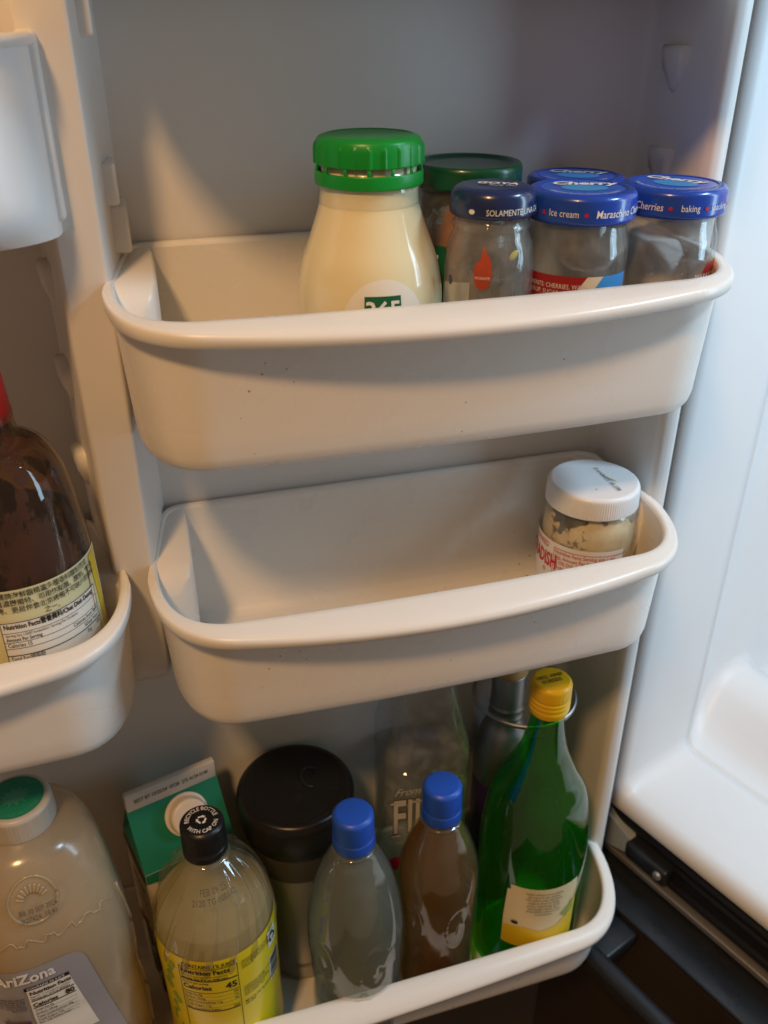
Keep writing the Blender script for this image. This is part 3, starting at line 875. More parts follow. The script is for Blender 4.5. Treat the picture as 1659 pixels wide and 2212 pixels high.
lathe('lid', fillet([(0, 0.0978), (0.0296, 0.0975), (0.0312, 0.0958), (0.0315, 0.0940), (0.0319, 0.0820), (0.0308, 0.0812), (0.028, 0.0816)], 0.0013, 4), M_WHITEP, it, 480,
      lambda r, z, a: r + (0.00018 * (1 if int(a / (2 * pi) * 240 + 0.01) % 2 else -1) * 0.7 if 0.082 < z < 0.0945 and r > 0.0305 else 0))
lettering('BEST BY: JUL0424 01:21', 0.0042, topmap(0.0983, radians(122), 0.0085, 0.001), M_INKB, it, bold=0.004, sx=0.85, align='CENTER').rotation_euler = (0, 0, 0)
M_MUST = pm('mustard_stain', (0.62, 0.50, 0.05), 0.4, mottle=0.3, mscale=200)
patch('stain', topmap(0.09818, radians(-30), 0.011, 0.001), [(-0.006, 0.0004), (-0.002, 0.001), (0.003, 0.0006), (0.0062, 0.0), (0.003, -0.0003), (-0.002, 0.0001)], M_MUST, it)
patch('stain', topmap(0.09818, 0, 0.0025, -0.0165), ring2d(0, 0, 0.0007, None, 10), M_MUST, it)
rh = prof_r(hp)
M_LABELW = pm('white_label', (0.78, 0.77, 0.74), 0.4, mottle=0.03)
patch('label', wrap(rh, -0.40, 0.040, 0.0003), (-0.062, -0.036, 0.042, 0.0195), M_LABELW, it, 40, 4)
lettering('HORSERADISH', 0.0150, wrap(rh, -1.35, 0.0435, 0.0006), M_INKR, it, bold=0.03, sx=0.55)
lettering('PREPARED', 0.006, wrap(rh, -1.12, 0.0550, 0.0006), M_INKR, it, sx=0.8)
lettering('\u00ae', 0.005, wrap(rh, -0.88, 0.0345, 0.0006), M_INKR, it)
for rect in ((-0.022, 0.0158, 0.031, 0.0162), (-0.022, -0.015, -0.0216, 0.0158), (0.0306, -0.015, 0.031, 0.0158)):
    patch('label_rule', wrap(rh, 0, 0.040, 0.0006), rect, M_INKR, it, 20, 2)
lettering('Nutrition Facts Serving size 1 tsp\n(5g), Amount Per Serving: Cal 0, Fat\n0g (0% DV), Sat. Fat 0g, Trans Fat 0g\nCholest. 0mg, Sodium 15mg (1%)\nTotal Carb. 0g, Protein 0g', 0.0040, wrap(rh, -0.62, 0.0455, 0.0006), M_INKR, it, align='LEFT', bold=0.008, sx=0.8)
tag(it, 'squat glass jar with white ribbed lid and pale yellow residue', 'jar')

# ------------------------------------------------------------------ sauce bottle in the left bin
M_REDCAP = pm('red_cap', (0.45, 0.008, 0.02), 0.35, mottle=0.08, bump=0.03)
M_SAUCEG = pm('brown_glass_sauce', (0.030, 0.012, 0.006), 0.10, coat=0.6, mottle=0.4, mscale=18, rvar=0.05)
M_SMEAR = residue('sauce_smear', [(0.035, 0.008, 0.004), (0.10, 0.025, 0.012)], 0.50, 40, 9.2, (1, 1, 0.45), (0.62, 0.50, 0.42))
M_LABELY = pm('pale_yellow_label', (0.72, 0.70, 0.42), 0.4, mottle=0.04)
M_YEL = pm('yellow_print', (0.75, 0.55, 0.02), 0.4, mottle=0.05)
M_MAROON = pm('maroon_print', (0.10, 0.01, 0.02), 0.45, mottle=0.1)
it = item('sauce_bottle', -0.0775, 0.4405, ZM, 0, (1.007, 0.985))
sp = smooth_curve([(0.033, 0.0), (0.0392, 0.004), (0.0400, 0.015), (0.0402, 0.060), (0.0400, 0.105), (0.0392, 0.120), (0.0360, 0.145), (0.0325, 0.163), (0.0270, 0.1750), (0.0175, 0.1820), (0.0150, 0.1870), (0.0148, 0.196)], 6)
lathe('bottle', [(0, 0)] + sp + [(0, 0.196)], thin_glass('bottle_glass', (0.80, 0.74, 0.66), haze=0.05, hazecol=(0.35, 0.28, 0.22), bump=0.1, bscale=50), it, 64)
sq = [(max(0, r - 0.0018), z) for r, z in sp if z < 0.19]
lathe('smear', sq, M_SMEAR, it, 56)
lathe('sauce', [(0, 0.003)] + [(r - 0.0022, z) for r, z in sp if 0.003 < z < 0.135] + [(0, 0.133)], M_SAUCEG, it, 56)
lathe('cap', fillet([(0, 0.236), (0.0105, 0.2355), (0.0122, 0.2330), (0.0148, 0.1925), (0.0142, 0.1905), (0.012, 0.191)], 0.0015, 4), M_REDCAP, it, 96, ribs(32, 0.0003, 0.195, 0.215, 0.5))
rs = prof_r(sp)
patch('label', wrap(rs, 0.05, 0.063, 0.0003), (-0.070, -0.055, 0.052, 0.052), M_LABELY, it, 48, 4)
patch('yellow_edge', wrap(rs, 0.05, 0.063, 0.0005), [(0.0395, 0.050), (0.0485, 0.050), (0.0485, 0.010), (0.0460, -0.004), (0.0440, -0.004), (0.0440, 0.006)], M_YEL, it)
patch('maroon_edge', wrap(rs, 0.05, 0.063, 0.0005), [(0.0448, -0.0045), (0.0468, -0.0045), (0.0490, 0.006), (0.0490, -0.012), (0.0462, -0.014)], M_MAROON, it)
patch('bracket_mark', wrap(rs, 0.05, 0.063, 0.0006), [(0.034, 0.046), (0.0365, 0.046), (0.0365, 0.018), (0.034, 0.018), (0.034, 0.019), (0.0357, 0.019), (0.0357, 0.045), (0.034, 0.045)],
      pm('orange_rule', (0.5, 0.2, 0.06), 0.45, mottle=0.1), it)
lettering('二樓牌海鮮醬精選多種香料釀制而成，\n味道濃鬱獨特。可用作點醮、醃制、炒及\n燒烤。更是伴食北京烤鴨不可缺少的調料\n之一。', 0.0040, wrap(rs, 0.32, 0.1055, 0.0007), M_INKB, it, bold=0.004, line=1.08, sx=0.84, res=1)
bx0 = 0.0335
def swrap(off):
    g = wrap(rs, 0.42, 0.0815, off)
    return lambda x, y: g(0.68 * x, 0.8 * y)
patch('facts_box', swrap(0.0006), (-0.046, -0.060, 0.0345, 0.0185), M_PAPER, it, 30, 3)
for yy, t in ((0.0185, .0005), (0.0105, .0003), (0.0030, .0003), (-0.0020, .0003), (-0.0075, .0006), (-0.0440, .0005)):
    patch('facts_rule', swrap(0.0009), (-0.046, yy - t, 0.0345, yy), M_INKB, it, 30, 1)
for xx in (-0.046, 0.0341):
    patch('facts_rule', swrap(0.0009), (xx, -0.045, xx + 0.0004, 0.0185), M_INKB, it, 1, 3)
L_ = lambda s, x, y, sz, b=0.0, al='LEFT': lettering(s, sz * 0.78, wrap(rs, 0.42 + 0.68 * x / 0.0402, 0.0815 + y * 0.8, 0.0009), M_INKB, it, align=al, bold=b, sx=0.70)
L_('Nutrition Facts營養資料/Chat Dinh Duong', -0.044, 0.0150, 0.0052, 0.025)
L_('Serving Size 1/2007 bottled/Sol / Servings Per Container', -0.044, 0.0105 - 0.0022, 0.0030)
L_('Amount Per Serving', -0.044, 0.0050, 0.0038, 0.01)
L_('Calories 15', -0.044, 0.0004, 0.0046)
L_('Calories from Fat 0', 0.033, 0.0004, 0.0044, 0, 'RIGHT')
L_('%Daily Value*', 0.033, -0.0048, 0.0040, 0, 'RIGHT')
L_('Total Fat/總脂肪', -0.044, -0.0105, 0.0044)
L_('0 g        0%', 0.033, -0.0105, 0.0044, 0, 'RIGHT')
L_('Sodium', -0.044, -0.0165, 0.0044)
tag(it, 'dark brown sauce bottle with red cap and pale yellow label', 'bottle')

# ------------------------------------------------------------------ things in the bottom bin
ZB = ZC - 0.7033
# lemonade bottle
M_BLACKCAP = pm('black_cap', (0.012, 0.012, 0.013), 0.32, mottle=0.2, bump=0.04)
M_PET = thin_glass('clear_pet', (0.95, 0.94, 0.90), haze=0.03, hazecol=(0.8, 0.78, 0.66), rough=0.05, streak=0.06, sscale=(60, 60, 25), bump=0.2, bscale=60, base=0.13)
M_LEM = murky('lemonade', (0.92, 0.80, 0.42), 0.34, (0.95, 0.90, 0.62), 0.06)
M_YLAB = pm('yellow_label', (0.80, 0.66, 0.02), 0.32, coat=0.2, mottle=0.04, bump=0.12, bscale=70)
M_LIMEP = pm('lime_print', (0.28, 0.42, 0.05), 0.4, mottle=0.3, mscale=120)
it = item('lemonade_bottle', -0.0016, 0.4205, ZB, 0, (1.013, 1.019))
lp = smooth_curve([(0.030, 0.0), (0.0395, 0.004), (0.0408, 0.015), (0.0400, 0.05), (0.0404, 0.11), (0.0412, 0.137), (0.0398, 0.152), (0.0365, 0.168), (0.0315, 0.182), (0.0245, 0.194), (0.0170, 0.2030), (0.0138, 0.2070), (0.0135, 0.213)], 6)
def swirl(r, z, a):
    w = sstep(0.125, 0.15, z) * (1 - sstep(0.190, 0.205, z))
    return r + w * 0.0020 * max(0, sin(16 * a - 90 * (z - 0.13))) ** 3
lathe('bottle', [(0, 0)] + lp, M_PET, it, 256, swirl)
lathe('lemonade', [(0, 0.002)] + [(r - 0.0012, z) for r, z in lp if 0.003 < z < 0.1640] + [(0.0, 0.1640)], M_LEM, it, 64)
lathe('neck_ring', fillet([(0.0135, 0.2035), (0.0160, 0.2045), (0.0160, 0.2065), (0.0135, 0.2075)], 0.0006, 2), M_PET, it, 48)
lathe('cap', fillet([(0, 0.2345), (0.0120, 0.2345), (0.0143, 0.2325), (0.0146, 0.2170), (0.0146, 0.2155), (0.0138, 0.2150), (0.0146, 0.2142), (0.0147, 0.2090), (0.0138, 0.2080), (0.012, 0.2085)], 0.0010, 3), M_BLACKCAP, it, 240, ribs(72, -0.00028, 0.2165, 0.2315, 0.4))
zt = 0.2348
lettering('RECYCLE BOTTLE', 0.0041, topmap(zt, 0.1), M_INKW, it, bold=0.014, arc=(0.0092, pi / 2), sx=0.86)
lettering('WITH CAP ON', 0.0041, topmap(zt, 0.1), M_INKW, it, bold=0.014, arc=(-0.0096, -pi / 2), sx=0.88)
for k in range(3):           # three chasing arrows
    a = pi / 2 + k * 2 * pi / 3
    for pts in ([(-0.0016, 0.0030), (0.0012, 0.0030), (0.0012, 0.0018), (-0.0020, 0.0018)], [(0.0012, 0.0036), (0.0031, 0.0018), (0.0012, 0.0010)]):
        patch('recycle_arrow', topmap(zt + 0.0001, a - pi / 2 + 0.1), pts, M_INKW, it)
rl = prof_r(lp)
patch('label', wrap(rl, 0, 0.1040, 0.0006), (-0.118, -0.075, 0.118, 0.0445), M_YLAB, it, 96, 6)
LL = lambda s, x, y, sz, b=0.0, al='LEFT', sx=0.85, mat=M_INKB, line=1.0: lettering(s, sz, wrap(rl, x / 0.0404, 0.1040 + y, 0.0010), mat, it, align=al, bold=b, sx=sx, line=line)
x0, x1 = -0.0300, 0.0090
LL('CONTAINS 1% JUICE', -0.0275, 0.0400, 0.0046, 0.008)
for rect in ((x0, 0.0372, x1, 0.0377), (x0, -0.04, x0 + 0.0004, 0.0375), (x1 - 0.0004, -0.04, x1, 0.0375), (x0 + .001, 0.0242, x1 - .001, 0.0254), (x0 + .001, 0.0108, x1 - .001, 0.0114),
             (x0 + .001, 0.0068, x1 - .001, 0.0070), (x0 + .001, 0.0028, x1 - .001, 0.0030), (x0 + .001, -0.0012, x1 - .001, -0.0010), (x0 + .001, -0.0052, x1 - .001, -0.0050), (x0 + .001, -0.0100, x1 - .001, -0.0088)):
    patch('facts_rule', wrap(rl, 0, 0.1040, 0.0009), rect, M_INKB, it, 20, 1)
LL('Nutrition Facts', x0 + 0.0015, 0.0340, 0.0062, 0.03, sx=0.86)
LL('about 4 servings per container', x0 + 0.0015, 0.0299, 0.0030)
LL('Serving size 8 fl oz (240 mL)', x0 + 0.0015, 0.0268, 0.0032, 0.02)
LL('Amount per serving', x0 + 0.0015, 0.0221, 0.0026, 0.02)
LL('Calories', x0 + 0.0015, 0.0168, 0.0068, 0.03)
LL('45', x1 - 0.0012, 0.0168, 0.0092, 0.03, 'RIGHT')
for i, (a, b) in enumerate((('Total Fat 0g', '0%'), ('Sodium 25mg', '1%'), ('Total Carbohydrate 11g', '4%'), ('Total Sugars 11g', ''), ('Incl. 11g Added Sugars', '22%'))):
    LL(a, x0 + 0.0015, 0.0088 - 0.0040 * i, 0.0030, 0.008); LL(b, x1 - 0.0012, 0.0088 - 0.0040 * i, 0.0030, 0.008, 'RIGHT')
LL('MANUFACTURED BY INDEPENDENT\nDISTRIBUTORS. STORE IN A COOL\nPLACE. REFRIGERATE AFTER\nOPENING.', 0.0115, 0.0330, 0.0023, 0.004)
LL('CONTAINS: WATER, SUGAR,\nLEMON JUICE FROM\nCONCENTRATE, CITRIC\nACID, NATURAL FLAVOR,\nGUM ARABIC, SALT', 0.0115, 0.0030, 0.0023, 0.004)
LL('ME-HI 5\u00a2 OR 10\u00a2 REFUND\nCA CRV', 0.0115, -0.0100, 0.0028, 0.01, sx=0.8)
patch('barcode_panel', wrap(rl, 0, 0.1040, 0.0009), (0.0345, -0.012, 0.0480, 0.0125), M_LABELW, it, 8, 2)
random.seed(3)
yy = -0.0105
while yy < 0.0110:
    w = random.choice((0.0003, 0.0003, 0.0006, 0.0009))
    patch('barcode_bar', wrap(rl, 0, 0.1040, 0.0012), (0.0355, yy, 0.0470, yy + w), M_INKB, it, 6, 1)
    yy += w + random.choice((0.0003, 0.0005, 0.0007))
patch('recycle_panel', wrap(rl, 0, 0.1040, 0.0009), (0.0345, 0.0240, 0.0445, 0.0395), M_LABELW, it, 6, 2)
for k in range(3):
    patch('recycle_arrow', wrap(rl, 0.0395 / 0.0404, 0.1040 + 0.032, 0.0012, k * 2 * pi / 3), [(-0.0020, 0.0040), (0.0014, 0.0040), (0.0032, 0.0018), (0.0018, 0.0012), (0.0008, 0.0022), (-0.0022, 0.0022)], M_INKB, it)
for k in range(7):
    patch('fruit_print', wrap(rl, 0, 0.1040, 0.0009), [(-0.0372 - 0.003 * (k % 3) + 0.0046 * cos(t) * (0.6 + 0.4 * sin(2 * t + k)), 0.030 - 0.012 * k + 0.0062 * sin(t)) for t in [2 * pi * q / 22 for q in range(22)]], M_LIMEP, it)
for h, txt in ((0.1955, 'FEB 09 25'), (0.1902, '2120 TG 100142')):
    lettering(txt, 0.0052, wrap(rl, 0.04, h, 0.0012, 0.06), M_INKG, it, sx=0.8)
droplets(it, rl, 60, -1.2, 1.2, 0.152, 0.192, M_DROP, 5, 0.0003, 0.0008)
tag(it, 'clear lemonade bottle with black cap and yellow nutrition label', 'bottle')

# travel mug
M_MUGLID = pm('mug_lid', (0.010, 0.010, 0.010), 0.30, mottle=0.2, bump=0.05, bscale=300, rvar=0.08)
M_MUGBAND = pm('mug_band', (0.055, 0.05, 0.042), 0.45, mottle=0.1)
M_MUG = pm('mug_steel', (0.42, 0.40, 0.36), 0.38, metal=0.75, mottle=0.06, rvar=0.06)
it = item('travel_mug', 0.0691, 0.4765, ZB, 0, (0.975, 1.085))
lathe('body', [(0, 0)] + fillet([(0.0300, 0.0), (0.0325, 0.003), (0.0330, 0.020), (0.0372, 0.120), (0.0380, 0.136)], 0.003, 4) + [(0, 0.136)], M_MUG, it, 64)
lathe('band', fillet([(0.0375, 0.1180), (0.0388, 0.1190), (0.0402, 0.1400), (0.0398, 0.1430), (0.036, 0.143)], 0.0015, 3), M_MUGBAND, it, 64)
lathe('lid', smooth_curve([(0.0395, 0.1435), (0.0420, 0.1445), (0.0444, 0.1560), (0.0452, 0.1690), (0.0448, 0.1740), (0.0425, 0.1775), (0.0380, 0.1785), (0.0355, 0.1772), (0.030, 0.1768), (0.015, 0.1772), (0.0, 0.1774)], 4), M_MUGLID, it, 80)
tube('sip_slot', [(0.012 + 0.007 * cos(t * 0.35 + 1.4), 0.006 + 0.010 * sin(t * 0.35 - 1.6), 0.1775) for t in range(12)], 0.0011, M_BLACKP, it, 8)
lettering('sip lid', 0.0085, topmap(0.1776, radians(80), 0.002, -0.008), M_BLACKP, it, bold=0.02)
rm = lambda z: 0.0330 + (z - 0.02) * 0.042
lettering('contigo', 0.0078, wrap(rm, 0.05, 0.0190, 0.0005), pm('mug_print', (0.30, 0.28, 0.25), 0.4, mottle=0.05), it, bold=0.03)
tag(it, 'steel travel mug with wide domed black lid behind the lemonade', 'mug')

# two small blue-capped bottles
M_BLUECAP = pm('blue_cap', (0.018, 0.09, 0.52), 0.36, mottle=0.06, bump=0.04, sss=0.05)
M_PETG = thin_glass('embossed_pet', (0.95, 0.96, 0.94), haze=0.03, hazecol=(0.6, 0.62, 0.58), rough=0.07, streak=0.03, sscale=(80, 80, 40), bump=0.2, bscale=45, base=0.11)
M_CLOUDY = murky('cloudy_water', (0.46, 0.50, 0.48), 0.66, (0.80, 0.85, 0.83), 0.10)
M_TEA = murky('brown_tea', (0.36, 0.19, 0.035), 0.52, (0.80, 0.52, 0.17), 0.10)
def small_bottle(x, y, liquid, prof, label, lvl, emb_rot, sc):
    it = item('juice_bottle', x, y, ZB, 0, sc)
    sp = smooth_curve(prof, 6)
    rr = prof_r(sp)
    sp = smooth_curve(prof, 14)
    crv = []
    for sgn in (-1, 1):
        for t in range(48):
            q = t / 47
            crv.append((sgn * 0.62 + sgn * (0.46 - 0.40 * q) * cos(q * 9.5) - emb_rot * 0.3, 0.092 + (0.030 - 0.025 * q) * sin(q * 9.5)))
        for t in range(24):
            q = t / 23
            crv.append((sgn * (0.05 + 0.5 * q) - emb_rot * 0.3, 0.050 + 0.018 * sin(q * 3.0)))
    def emb(r, z, a):
        d = ((a + pi) % (2 * pi)) - pi
        v = 0.0
        if 0.035 < z < 0.13 and abs(d) < 1.6:
            m = min(((d - ca) * 0.033) ** 2 + (z - cz) ** 2 for ca, cz in crv)
            v += 0.0011 * math.exp(-m / (0.0016 ** 2))
        dg = sstep(0.10, 0.13, z) * (1 - sstep(0.165, 0.18, z))
        v -= dg * 0.0008 * max(0, cos(1.5 * a + 42 * (z - 0.12) + emb_rot)) ** 30
        return r + v
    lathe('bottle', [(0, 0)] + sp, M_PETG, it, 220, emb)
    lathe('liquid', [(0, 0.002)] + [(max(0, r - 0.0014), z) for r, z in sp if 0.003 < z < lvl] + [(0, lvl)], liquid, it, 64)
    h = prof[-1][1]
    lathe('neck_ring', fillet([(0.0125, h - 0.009), (0.0155, h - 0.0075), (0.0155, h - 0.0055), (0.0125, h - 0.0045)], 0.0006, 2), M_PETG, it, 40)
    t = h + 0.026
    lathe('cap', fillet([(0, t), (0.0118, t), (0.0142, t - 0.0022), (0.0146, t - 0.0190), (0.0138, t - 0.0196), (0.0147, t - 0.0204), (0.0149, t - 0.0285), (0.0140, t - 0.0295), (0.012, t - 0.029)], 0.0010, 3), M_BLUECAP, it, 240,
          ribs(80, -0.00022, t - 0.0185, t - 0.0045, 0.45))
    return tag(it, label, 'bottle', 'small blue-capped bottles')
small_bottle(0.0977, 0.412, M_CLOUDY, [(0.026, 0.0), (0.0330, 0.004), (0.0345, 0.02), (0.0335, 0.045), (0.0345, 0.070), (0.0358, 0.105), (0.0335, 0.130), (0.0272, 0.158), (0.0195, 0.176), (0.0138, 0.1870), (0.0128, 0.1930)],
             'blue-capped plastic bottle of cloudy grey liquid, left of the pair', 0.178, 0.6, (1.002, 1.026))
small_bottle(0.1652, 0.4205, M_TEA, [(0.023, 0.0), (0.0290, 0.004), (0.0302, 0.02), (0.0292, 0.045), (0.0300, 0.070), (0.0310, 0.105), (0.0303, 0.133), (0.0240, 0.157), (0.0175, 0.172), (0.0136, 0.1800), (0.0128, 0.1870)],
             'blue-capped plastic bottle of brown tea, right of the pair', 0.176, 0.2, (0.989, 1.045))

# green glass bottle
M_GREENG = thin_glass('green_glass', (0.20, 0.85, 0.16), haze=0.03, hazecol=(0.012, 0.34, 0.03), rough=0.07, streak=0.08, sscale=(30, 30, 18), bump=0.12, bscale=35, base=0.11)
M_GREENW = murky('green_lit_water', (0.004, 0.24, 0.012), 0.78, (0.12, 0.82, 0.10), 0.7, 16)
M_YCAP = pm('yellow_cap', (0.80, 0.50, 0.01), 0.33, mottle=0.06, bump=0.04)
M_YCREAM = pm('cream_yellow_label', (0.78, 0.70, 0.44), 0.42, mottle=0.05)
k = 1.012
it = item('green_bottle', 0.2475, 0.4305, ZB, 0, (0.980, 1.022))
gp = smooth_curve([(0.034, 0.0), (0.0415, 0.004), (0.0428, 0.015), (0.0430, 0.053), (0.0430, 0.107), (0.0421, 0.1425), (0.0372, 0.1770), (0.0272, 0.1985), (0.0185, 0.2190), (0.0142, 0.2360), (0.0122, 0.2500), (0.0120, 0.262)], 7)
lathe('bottle', [(0, 0)] + gp + [(0.0105, 0.262)], M_GREENG, it, 80)
lathe('water', [(0, 0.004)] + [(max(0, r - 0.003), z) for r, z in gp if 0.006 < z < 0.214] + [(0, 0.214)], M_GREENW, it, 64)
lathe('cap', fillet([(0, 0.2838), (0.0128, 0.2838), (0.0148, 0.2815), (0.0150, 0.2725), (0.0142, 0.2715), (0.0151, 0.2700), (0.0146, 0.2680), (0.0152, 0.2660), (0.0146, 0.2640), (0.0151, 0.2620), (0.0142, 0.2570), (0.0125, 0.2575)], 0.0009, 3), M_YCAP, it, 240,
      ribs(90, -0.00022, 0.2722, 0.2800, 0.45))
lettering('120/22  A0H07\n01/30/2025', 0.0048, topmap(0.2841, radians(32), -0.001, 0.0), M_INKB, it, bold=0.012, sx=0.7)
rg = prof_r(gp)
patch('label', wrap(rg, 0, 0.0905, 0.0005), [(-0.016, -0.040), (0.045, -0.040), (0.045, 0.0275), (-0.0120, 0.0275), (-0.0120, 0.022), (-0.0145, 0.0215), (-0.016, -0.01)], M_YCREAM, it)
patch('yellow_fruit', wrap(rg, 0, 0.0905, 0.0008), [(0.012, -0.040), (0.044, -0.040), (0.044, 0.016), (0.0425, 0.004), (0.038, -0.006), (0.028, -0.016), (0.014, -0.020), (0.002, -0.016), (-0.010, -0.018), (-0.0155, -0.020), (-0.0155, -0.040)], M_YEL, it)
patch('leaf_print', wrap(rg, 0, 0.0905, 0.0011), [(0.0295, -0.004), (0.038, 0.002), (0.041, 0.008), (0.0415, -0.004), (0.036, -0.010)], M_LIMEP, it)
lettering('Italian lemons are among\nthe best in the world.\nWe select only the finest\norganic fruit to bring\nyou a refreshing, crisp\nand bright taste, free\nof artificial colours and\nsweeteners', 0.0034, wrap(rg, 0.34, 0.1020, 0.0012), M_INKG, it, line=0.95, shear=0.2, sx=0.85)
patch('bitten_lemon_print', wrap(rg, -0.10, 0.0790, 0.0012), ring2d(-0.002, -0.001, 0.003, 0.002, 12), M_INKB, it)
droplets(it, rg, 70, -1.2, 1.3, 0.13, 0.225, M_DROP, 21, 0.0002, 0.0006)
tag(it, 'tall green glass bottle with yellow cap and cream label', 'bottle')

# square water bottle behind
M_WPET = thin_glass('water_bottle_pet', (0.95, 0.96, 0.96), haze=0.13, hazecol=(0.66, 0.68, 0.70), rough=0.08, streak=0.14, sscale=(110, 110, 110), bump=0.35, bscale=90)
def square_loft(name, secs, mat, parent, seg=64, ex=5.0):
    V, F = [], []
    for hw, z, e in secs:
        for i in range(seg):
            a = 2 * pi * i / seg
            c, s = cos(a), sin(a)
            V.append((hw * (abs(c) ** (2 / e)) * (1 if c >= 0 else -1), hw * (abs(s) ** (2 / e)) * (1 if s >= 0 else -1), z))
    for j in range(len(secs) - 1):
        for i in range(seg):
            i2 = (i + 1) % seg
            F.append((j * seg + i, j * seg + i2, (j + 1) * seg + i2, (j + 1) * seg + i))
    F.append(tuple(range(seg - 1, -1, -1)))
    F.append(tuple((len(secs) - 1) * seg + i for i in range(seg)))
    return mesh(name, V, F, mat, parent)
it = item('water_bottle', 0.1711, 0.4860, ZB, 0.22, (0.955, 1.085))
secs = [(0.030, 0, 4), (0.0340, 0.003, 5), (0.0352, 0.012, 5.5), (0.0352, 0.172, 5.5), (0.0344, 0.177, 5), (0.0354, 0.183, 5.5), (0.0352, 0.196, 5), (0.0335, 0.204, 4.6), (0.0255, 0.238, 3.8), (0.0170, 0.266, 2.8), (0.0130, 0.276, 2), (0.0125, 0.286, 2)]
square_loft('bottle', secs, M_WPET, it)
square_loft('water', [(max(0.001, h - 0.0015), z, e) for h, z, e in secs if 0.003 <= z <= 0.1735], thin_glass('water', (0.80, 0.85, 0.86), haze=0.04, hazecol=(0.4, 0.45, 0.47)), it)
lathe('cap', fillet([(0, 0.301), (0.0125, 0.301), (0.0148, 0.299), (0.0150, 0.286), (0.013, 0.286)], 0.001, 3), M_BLUECAP, it, 64)
ff = lambda ox, oy: (lambda x, y: (ox + x, -0.0358, oy + y))
M_CREAMINK = pm('cream_ink', (0.62, 0.55, 0.44), 0.45, mottle=0.06)
M_BRONZE = pm('bronze_ink', (0.14, 0.09, 0.05), 0.45, mottle=0.1)
for off, mt, bo in ((0.0360, M_BRONZE, 0.044), (0.0364, M_CREAMINK, 0.018)):
    lettering('FIJI', 0.046, (lambda o: (lambda x, y: (-0.0300 + x * 0.54, -o, 0.1435 + y)))(off), mt, it, align='LEFT', bold=bo)
    for dx, dy, wd in ((-0.0268, 0.1262, 0.0042), (-0.0268, 0.1592, 0.0042), (-0.0100, 0.1262, 0.0042), (-0.0100, 0.1592, 0.0042), (-0.0165, 0.1560, 0.0012)):
        e = 0.0005 if mt is M_BRONZE else 0
        patch('letter_serif', (lambda X, Y, o: (lambda x, y: (X + x, -o, Y + y)))(dx, dy, off), (-wd - e, -0.0009 - e, wd + e, 0.0009 + e), mt, it, 2, 1)
lettering('From', 0.0095, ff(-0.018, 0.1690), M_CREAMINK, it, shear=0.5)
lettering('NATURAL WATER', 0.0042, ff(-0.010, 0.1180), M_CREAMINK, it)
patch('flower_print', ff(-0.0265, 0.0965), ring2d(0, 0, 0.0070, 0.0068, 20), pm('pink_print', (0.50, 0.01, 0.10), 0.45, mottle=0.2, mscale=90), it)
tag(it, 'clear square plastic water bottle at the back, cream lettering on its front', 'bottle')

# steel bottle with a purple body and wire loop
M_PURPLE = pm('purple_enamel', (0.035, 0.012, 0.10), 0.35, mottle=0.1, coat=0.2)
M_BAMBOO = pm('bamboo', (0.50, 0.30, 0.12), 0.5, mottle=0.2, mscale=60)
it = item('steel_flask', 0.2465, 0.4945, ZB, 0, (0.79, 1.09))
fp = smooth_curve([(0.026, 0.0), (0.0295, 0.003), (0.0305, 0.02), (0.0305, 0.10), (0.0305, 0.128)], 4)
lathe('body', [(0, 0)] + fp, M_PURPLE, it, 56)
fp2 = smooth_curve([(0.0305, 0.128), (0.0305, 0.142), (0.0290, 0.158), (0.0245, 0.172), (0.0190, 0.1810), (0.0172, 0.1870)], 5)
lathe('shoulder', fp2 + fillet([(0.0185, 0.1885), (0.0172, 0.1905), (0.0172, 0.1940), (0.0185, 0.1960), (0.0172, 0.1985), (0.0172, 0.2260), (0, 0.2262)], 0.001, 3), M_STEEL, it, 64)
lathe('stopper', fillet([(0, 0.238), (0.0165, 0.238), (0.0180, 0.236), (0.0180, 0.2268), (0.016, 0.2266)], 0.001, 3), M_BAMBOO, it, 48)
pts = []
for t in range(41):
    a = radians(-165 + 330 * t / 40) 
    rr = 0.0400 + 0.004 * cos(a)
    pts.append((rr * sin(a) * 1.25 + 0.016, -rr * cos(a), 0.207 + 0.013 * (1 - cos(a)) / 2 - 0.004))
tube('wire_loop', pts, 0.0018, M_STEEL, it, 10)
tag(it, 'purple and steel flask with wire loop, hidden behind the green bottle', 'flask')

# carton
M_TEAL = pm('teal_print', (0.012, 0.22, 0.155), 0.42, mottle=0.05)
M_CARTON = pm('carton_cream', (0.74, 0.68, 0.52), 0.45, mottle=0.04)
M_DKTEAL = pm('dark_teal_print', (0.008, 0.06, 0.045), 0.45, mottle=0.15)
M_SEAL = pm('carton_seal', (0.66, 0.63, 0.58), 0.5, mottle=0.04)
M_WCAP = pm('white_cap', (0.78, 0.72, 0.66), 0.36, mottle=0.02)
it = empty('juice_carton', (-0.0198, 0.4860, ZB), radians(15.8))
hw, hd = 0.0341, 0.0255
h1, h2, h3 = 0.160, 0.2025, 0.2175
def cbox(name, pts, faces, mat): return mesh(name, pts, faces, mat, it, False)
b = [(-hw, -hd, 0), (hw, -hd, 0), (hw, hd, 0), (-hw, hd, 0), (-hw, -hd, h1), (hw, -hd, h1), (hw, hd, h1), (-hw, hd, h1)]
cbox('carton_body', b, [(0, 1, 5, 4), (1, 2, 6, 5), (2, 3, 7, 6), (3, 0, 4, 7), (3, 2, 1, 0)], M_CARTON)
top = [(-hw, -hd, h1), (hw, -hd, h1), (hw, hd, h1), (-hw, hd, h1), (-hw, -0.0014, h2), (hw, -0.0014, h2), (hw, 0.0014, h2), (-hw, 0.0014, h2),
       (-hw + 0.016, 0, h2 - 0.012), (hw - 0.016, 0, h2 - 0.012)]
